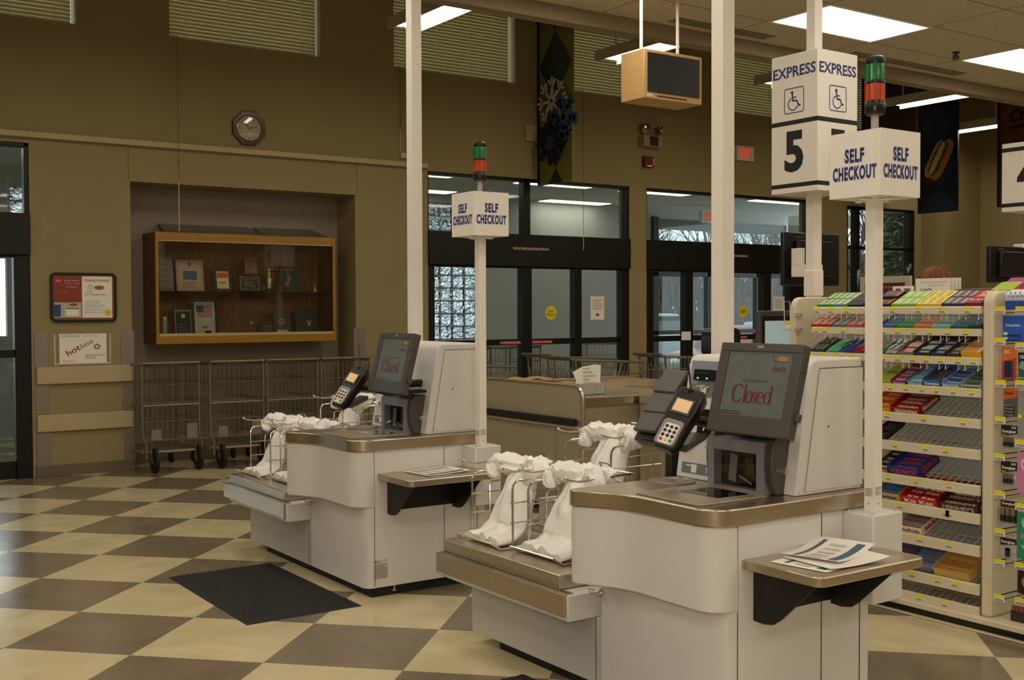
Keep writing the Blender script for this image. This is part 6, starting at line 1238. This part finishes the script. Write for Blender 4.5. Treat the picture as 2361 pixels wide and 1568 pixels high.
# ================================================================== stock carts
def grid(mb, p, a, b, na, nb, r, m):
    p, a, b = Vector(p), Vector(a), Vector(b)
    for i in range(na+1): mb.bar(p+a*i/na, p+a*i/na+b, r, m, 4)
    for j in range(nb+1): mb.bar(p+b*j/nb, p+b*j/nb+a, r*1.25, m, 4)
def mk_cart():
    t = thing('stock_cart', '', 'shopping cart', (0, 0, 0), 'tall wire carts'); W, D, H = .53, .72, 1.0; r = .0125
    mb = MB()
    for x in (0, W): mb.tube([(x+(.02 if x == 0 else -.02)*0, 0, H), (x, 0, .34), (x+(.035 if x == 0 else .02), -.0, .27), (x+(.035 if x == 0 else .02), .0, .13)], r, M_zinc, 8)
    mb.tube([(0, D, H-.02), (0, 0, H), (W, 0, H), (W, D, H-.02)], r, M_zinc, 8); mb.bar((-.005, -.02, H+.01), (W+.005, -.02, H+.01), r*1.1, M_zinc, 8)
    for x in (0, W): mb.tube([(x, D, H-.02), (x, D, .12)], r*.8, M_zinc, 6); mb.bar((x+(.035 if x == 0 else .02)*0, 0, .20), (x, D, .16), r, M_zinc, 6)
    mb.bar((.06, 0, .19), (W-.02, 0, .19), r, M_zinc, 6); mb.tube([(0, 0, .62), (W, 0, .62)], r*.7, M_zinc, 6); mb.build('tube_frame', t, smooth=50)
    mb = MB(); grid(mb, (0, 0, .30), (W, 0, 0), (0, 0, .68), 11, 4, .0036, M_zinc); mb.build('front_grid', t, smooth=0)
    mb = MB(); grid(mb, (0, D, .30), (W, 0, 0), (0, 0, .68), 11, 4, .0028, M_zinc); mb.build('rear_grid', t, smooth=0)
    for x in (0, W): mb = MB(); grid(mb, (x, 0, .30), (0, D, 0), (0, 0, .68), 12, 4, .0026, M_zinc); mb.build('side_grid', t, smooth=0)
    mb = MB(); grid(mb, (0, 0, .62), (W, 0, 0), (0, D, 0), 9, 12, .003, M_zinc); wd_ = mb; mb = MB(); grid(mb, (0, 0, .20), (W, 0, 0), (0, D, 0), 9, 10, .003, M_zinc)
    mb.build('lower_deck', t, smooth=0); mb = wd_
    for x in (.1, .2, .31, .42): mb.tube([(x, D*.55, .62), (x, D*.55, .72), (x+.02, D*.55, .745), (x+.04, D*.55, .72), (x+.04, D*.55, .62)], .003, M_zinc, 5)
    mb.build('upper_deck', t, smooth=0)
    mb = MB(); mb.box(.08, .17, -.004, .0, .30, .40, mat('zinc_plate', '857c6c', .5, .3)); mb.build('plate', t, smooth=0); mb = MB(); mb.box(W-.12, W-.02, -.004, 0, .30, .44, _m['zinc_plate']); mb.build('plate', t, smooth=0)
    for x in (.11, W-.01):
        mb = MB(); mb.lathe((x-.022, .0, .115), [(.05, -.002), (.09, 0), (.113, .008), (.115, .022), (.113, .036), (.09, .044), (.05, .046)], M_rubber, (1, 0, 0), 28); w_ = mb.build('wheel', t)
        mb = MB(); mb.lathe((x-.026, 0, .115), [(.012, -.006), (.02, 0), (.055, .004), (.055, .048), (.02, .052), (.012, .058)], M_zinc, (1, 0, 0), 16); mb.build('hub', w_)
        mb = MB(); mb.obox((x-.032, 0, .20), (.003, 0, 0), (0, .02, 0), (0, 0, .09), M_zinc); mb.build('wheel_fork', t, bevel=.001)
    for x in (.06, W-.06): mb = MB(); mb.lathe((x-.012, D-.06, .05), [(.02, -.001), (.05, 0), (.05, .024), (.02, .025)], M_rubber, (1, 0, 0), 16); mb.bar((x, D-.06, .05), (x, D-.04, .14), .006, M_zinc); mb.build('caster', t)
    return t
c0 = mk_cart(); cpos = [(3.02, 10.40), (3.67, 10.36), (4.24, 10.36), (4.81, 10.36)]
clab = ['tall wire stock cart at the left end of the niche row', 'second tall wire stock cart from the left in the niche', 'third tall wire stock cart from the left, behind the bag racks', 'rightmost tall wire stock cart in the niche row']
for i, (x, y) in enumerate(cpos):
    o = c0 if i == 0 else dup(c0); o.location = (x+.03 if i == 0 else x, y, 0); o['label'] = clab[i]
for i, (x, y, rz_) in enumerate(((7.55, 12.2, .1), (8.35, 12.2, .1), (7.2, 13.3, .1), (10.7, 12.7, .6))):
    dup(c0, (x, y, 0), ['wire cart in the vestibule behind the left leaf of the Cart Return doors', 'wire cart in the vestibule behind the right leaf of the Cart Return doors', 'wire cart farthest back in the vestibule at the left', 'wire cart in the vestibule behind the left exit door'][i], 'carts in the vestibule', rz_)
def mk_scart():
    t = thing('shopping_cart', '', 'shopping cart', (0, 0, 0), 'basket shopping carts'); m = M_zinc
    B = [(0, .04, .98), (.95, .08, .93), (.95, .46, .93), (0, .52, .98)]; b = [(.06, .10, .50), (.80, .14, .58), (.80, .40, .58), (.06, .46, .50)]
    mb = MB(); mb.tube([B[3], (.93, .47, .93), (.96, .44, .93), (.96, .10, .93), (.93, .07, .93), B[0]], .011, m, 8, True); mb.tube(b, .008, m, 6, True)
    for i in range(4): mb.bar(B[i], b[i], .009, m, 6)
    mb.tube([(-.06, .03, 1.0), (-.06, .53, 1.0)], .015, m, 8)
    for y in (.05, .51): mb.tube([(-.06, y, 1.0), (0, y, .97), (.05, y, .50), (.02, y, .16), (.85, y*.7+.08, .13)], .012, m, 8)
    mb.build('tube_frame', t, smooth=50)
    mb = MB()
    for (p, q), (u, v) in zip(zip(B, B[1:]+B[:1]), zip(b, b[1:]+b[:1])):
        p, q, u, v = map(Vector, (p, q, u, v)); n = 18 if (p-q).length > .6 else 9
        for i in range(1, n): mb.bar(p.lerp(q, i/n), u.lerp(v, i/n), .0024, m, 4)
        for j in (.33, .66): mb.bar(p.lerp(u, j), q.lerp(v, j), .0035, m, 4)
    for i in range(1, 9): mb.bar(Vector(b[0]).lerp(Vector(b[3]), i/9), Vector(b[1]).lerp(Vector(b[2]), i/9), .0026, m, 4)
    mb.build('wire_basket', t, smooth=0)
    mb = MB()
    for k in range(4): y = .12+.09*k; mb.tube([(.02, y, .72), (.015, y, .86), (.012, y+.03, .895), (.015, y+.06, .86), (.02, y+.06, .72)], .004, m, 5)
    mb.bar((.015, .08, .80), (.015, .5, .80), .003, m, 4); mb.build('child_seat_back', t)
    for x, y in ((.06, .06), (.06, .50), (.82, .14), (.82, .42)): mb = MB(); mb.lathe((x, y-.012, .06), [(.02, 0), (.06, .001), (.06, .023), (.02, .024)], M_rubber, (0, 1, 0), 16); mb.box(x-.01, x+.01, y-.016, y+.016, .06, .14, m); mb.build('wheel', t)
    return t
s0 = mk_scart(); s0.location = (6.95, 8.95, 0); s0['label'] = 'wire shopping cart standing behind the steel bagging counter'
dup(s0, (5.35, 8.85, 0), 'wire shopping cart half hidden behind the checkout counter at the left', rz=R(8)); dup(s0, (8.2, 9.0, 0), 'wire shopping cart at the foot of the wall between the two door sets', rz=R(-4)); dup(s0, (7.25, 9.7, 0), 'rear wire shopping cart nested beyond the bagging counter', rz=R(3))
# ================================================================== the person behind the rack
def mk_person():
    t = thing('person', 'person with reddish brown hair seen from behind, head just above the leaflets', 'person', (6.28, 4.4, 0), rz=R(-35))
    J = [(0, 0, .93), (0, 0, 1.15), (0, 0, 1.36), (0, 0, 1.46), (0, .01, 1.54), (0, .01, 1.66), (.17, 0, 1.38), (.22, .02, 1.12), (.19, .18, .98), (-.17, 0, 1.38), (-.22, .02, 1.12), (-.19, .18, .98), (.09, 0, .86), (.10, .01, .48), (.10, -.01, .08), (-.09, 0, .86), (-.10, .01, .48), (-.10, -.01, .08), (.10, .12, .04), (-.10, .12, .04)]
    E_ = [(0, 1), (1, 2), (2, 3), (3, 4), (4, 5), (2, 6), (6, 7), (7, 8), (2, 9), (9, 10), (10, 11), (0, 12), (12, 13), (13, 14), (0, 15), (15, 16), (16, 17), (14, 18), (17, 19)]
    rad = [(.15, .11), (.13, .10), (.15, .10), (.05, .05), (.07, .08), (.07, .085), (.055, .055), (.04, .04), (.03, .03), (.055, .055), (.04, .04), (.03, .03), (.09, .09), (.06, .06), (.045, .045), (.09, .09), (.06, .06), (.045, .045), (.035, .03), (.035, .03)]
    me = bpy.data.meshes.new('body'); me.from_pydata(J, E_, []); me.materials.append(C('2e3c58', .8)); o = bpy.data.objects.new('body', me); col.objects.link(o); o.parent = t
    sk_ = o.modifiers.new('skin', 'SKIN'); 
    for i, r_ in enumerate(rad): me.skin_vertices[0].data[i].radius = r_
    me.skin_vertices[0].data[0].use_root = True; ss = o.modifiers.new('sub', 'SUBSURF'); ss.levels = 2; ss.render_levels = 2
    mb = MB(); mb.sphere((0, .02, 1.645), .098, M_skin, (.80, .98, 1.12), 20, 14); mb.sphere((0, .118, 1.63), .014, M_skin, (1, 1.3, 1.5), 8, 6); mb.sphere((.082, .02, 1.635), .022, M_skin, (.4, .8, 1.2), 8, 6); mb.sphere((-.082, .02, 1.635), .022, M_skin, (.4, .8, 1.2), 8, 6)
    mb.sphere((.032, .105, 1.655), .011, M_paper, n=8, k=6); mb.sphere((-.032, .105, 1.655), .011, M_paper, n=8, k=6); mb.obox((0, .112, 1.59), (.022, 0, 0), (0, .003, 0), (0, 0, .004), C('9a4a40')); mb.build('head', t, smooth=80)
    mb = MB(); n, k = 36, 16; vs_ = []
    for i in range(k+1):
        th = math.pi*.80*i/k
        for j in range(n):
            a = 2*math.pi*j/n; fr_ = math.sin(a); dr = 1.18+.03*math.sin(17*a)*math.sin(th); rr_ = .098*dr; z = math.cos(th)*1.06
            if fr_ > .35 and th > 1.25: rr_ *= .82
            vs_.append((rr_*math.sin(th)*math.cos(a)*.98, .005+rr_*math.sin(th)*fr_, 1.655+.098*dr*z-(.05 if th > 1.9 else 0)))
    mb.add(vs_, [(i*n+j, (i+1)*n+j, (i+1)*n+(j+1) % n, i*n+(j+1) % n) for i in range(k) for j in range(n)], wood('red_brown_hair', '2c1303', '8c4c1e', .55, (90, 90, 4), .5))
    rs = random.Random(6)
    for _ in range(420):
        a = rs.uniform(0, 2*math.pi); t0 = rs.uniform(.0, .9); t1 = t0+rs.uniform(.7, 1.3); q = []
        for s_ in range(7):
            th = t0+(t1-t0)*s_/6; aa = a+.12*math.sin(s_+a*5)*.4; r_ = .098*(1.20+.03*math.sin(a*31)); q.append((r_*math.sin(th)*math.cos(aa)*.98, .005+r_*math.sin(th)*math.sin(aa), 1.655+r_*math.cos(th)*1.06))
        mb.tube(q, [.0032, .0036, .0036, .0034, .003, .0022, .001], _m['red_brown_hair'] if rs.random() < .5 else mat('auburn_hair', '8a4a1a' if True else '', .5), 4)
    mb.build('hair', t, smooth=80); t.scale = (1, 1, .984)
mk_person()
# ================================================================== outside
M_asph = mat('asphalt', '474745', .9); mb = MB(); mb.box(-30, 70, YO+.1, 90, -.5, -.42, M_asph); struct(mb.build('ground_outside', smooth=0))
mb = MB(); mb.box(-30, 70, YO+.1, YO+1.6, -.42, -.02, mat('concrete', '9a968c', .9)); mb.box(-6, 18, YO+.1, YO+2.2, 3.05, 3.3, mat('soffit', '6e6456', .8)); struct(mb.build('trim_7', smooth=0))
def car(loc, rz_, c, L, H, W, suv, label):
    t = thing('parked_car', label, 'car', loc, rz=rz_); k = L/4.6
    lo = [(-2.3, .35), (-2.28, .75), (-2.15, .88), (-.95 if not suv else -1.0, .98), (2.25, 1.0), (2.3, .5), (2.2, .3)]
    mb = MB(); mb.prism([(x*k, z*H/1.5) for x, z in lo], 'y', -W/2, W/2, C(c, .25)); b = mb.build('body', t, bevel=.08, seg=3)
    up = [(-.95, .97), (-.35, 1.48), (1.2 if not suv else 2.05, 1.5), (1.95 if not suv else 2.2, 1.0)]
    mb = MB(); mb.prism([(x*k, z*H/1.5) for x, z in up], 'y', -W/2+.12, W/2-.12, C(c, .25)); mb.build('roof', t, bevel=.06, seg=3)
    mb = MB(); g = [(-.78, 1.02), (-.32, 1.42), (1.1 if not suv else 1.95, 1.42), (1.6 if not suv else 2.05, 1.02)]; mb.prism([(x*k, z*H/1.5) for x, z in g], 'y', -W/2+.105, W/2-.105, mat('car_glass', '20262a', .08)); mb.build('windows', t, smooth=0)
    for x in (-1.4, 1.4):
        for y in (-W/2+.1, W/2-.1): mb = MB(); mb.cyl((x*k, y-.1, .32), .32, .2, M_rubber, 'y', 20); mb.cyl((x*k, y-.11, .32), .18, .22, M_silver, 'y', 12); mb.build('wheel', t)
    for y in (-W/2+.3, W/2-.3): mb = MB(); mb.sphere((-2.27*k, y, .68*H/1.5), .11, C('d8d8d0', .1), (.5, 1.2, .8)); mb.build('headlamp', t)
    return t
car((22.6, 25.6, -.42), R(212), '9fa3a6', 4.6, 1.80, 1.85, True, 'white estate car parked outside, seen through the left exit door')
car((20.4, 19.9, -.42), R(20), '7a2a24', 4.4, 1.5, 1.75, False, 'red car parked outside, half behind the near tall pole')
car((28.6, 26.4, -.42), R(25), '9a9c9e', 4.5, 1.5, 1.75, False, 'pale car parked outside at the right of the exit doors')
def foliage(name, label, pts, cat, m, size, n, seed, kind='stuff', grp=None):
    rnd = random.Random(seed); mb = MB()
    for _ in range(n):
        c = Vector(pts(rnd)); a = (Vector((rnd.uniform(-1, 1), rnd.uniform(-1, 1), rnd.uniform(-1, 1))).normalized()*size if size < .2 else Vector((rnd.uniform(-.4, .4), rnd.uniform(-.4, .4), rnd.uniform(.5, 1.2)))); b = a.orthogonal().normalized()*size*.5 if size < .2 else Vector((.045, -.03, 0)); mb.quad(c-a, c+b, c+a, c-b, m)
    o = mb.build(name, smooth=0); return tag(o, label, cat, None, kind)
M_hg = mat('hedge_green', '5c6c34', .8, noise=.3, nscale=3)
foliage('low_hedge', 'low green hedge along the kerb outside the exit doors', lambda r_: (r_.uniform(13.5, 24), r_.uniform(16.0, 16.8), r_.uniform(-.35, .42)), 'hedge', M_hg, .07, 7000, 3)
M_bark = mat('bare_bark', '4c4238', .9)
def tree(x, y, h, seed, label, first=None):
    rnd = random.Random(seed); mb = MB((x, y, -.42))
    def br(p, d, L, r_, lv):
        q = p+d*L; mb.tube([p, p+d*L*.5+Vector((rnd.uniform(-1, 1), rnd.uniform(-1, 1), 0))*L*.04, q], [r_, r_*.85, r_*.65], M_bark, 5 if lv < 2 else 3)
        if lv >= 5: return
        for _ in range(3 if lv < 4 else 2):
            v = Vector((rnd.uniform(-1, 1), rnd.uniform(-1, 1), rnd.uniform(.1, 1))); br(p+d*L*rnd.uniform(.55, 1), (d*.75+v*.62).normalized(), L*rnd.uniform(.6, .8), r_*.58, lv+1)
    br(Vector((x, y, -.42)), Vector((0, 0, 1)), h*.27, .16, 0)
    return tag(mb.build('bare_tree', smooth=0), label, 'tree', 'bare trees outside')
rnd = random.Random(4)
for i in range(13):
    u = i/12; a = R(40+24*u+rnd.uniform(-1, 1)); d = (44, 58)[i % 2]+rnd.uniform(-2, 2); tree(d*math.sin(a), d*math.cos(a), rnd.uniform(9, 12), i+1, 'leafless tree beyond the car park, seen through the exit doors and right window')
def br_(r_): a = R(r_.uniform(36, 68)); d = r_.uniform(66, 74); return (d*math.sin(a), d*math.cos(a), -.4+5.5*r_.random()**1.6)
foliage('woodland_brush', 'grey brown brushwood at the edge of the car park', br_, 'brush', mat('brush_brown', '57473b', .9, noise=.3, nscale=2), .35, 15000, 9)
t = thing('evergreen_tree', 'dark evergreen tree seen through the right window', 'tree', (33.6, 24.6, -.42)); mb = MB(); mb.tube([(0, 0, 0), (0, 0, 7.8)], [.2, .03], M_bark, 6); mb.build('trunk', t)
rnd = random.Random(8); mb = MB(); mg = mat('pine_green', '3c4a30', .9, noise=.3, nscale=2)
for _ in range(5200):
    z = rnd.uniform(.8, 8); rr_ = (8.2-z)*.30*rnd.random()**.4; a_ = rnd.uniform(0, 6.28); c = Vector((rr_*math.cos(a_), rr_*math.sin(a_), z-.25*rr_)); u_ = Vector((math.cos(a_), math.sin(a_), rnd.uniform(-.5, .2)))*.22; v_ = Vector((rnd.uniform(-1, 1), rnd.uniform(-1, 1), rnd.uniform(-1, 1)))*.08; mb.quad(c-u_, c+v_, c+u_, c-v_, mg)
mb.build('foliage', t, smooth=0)
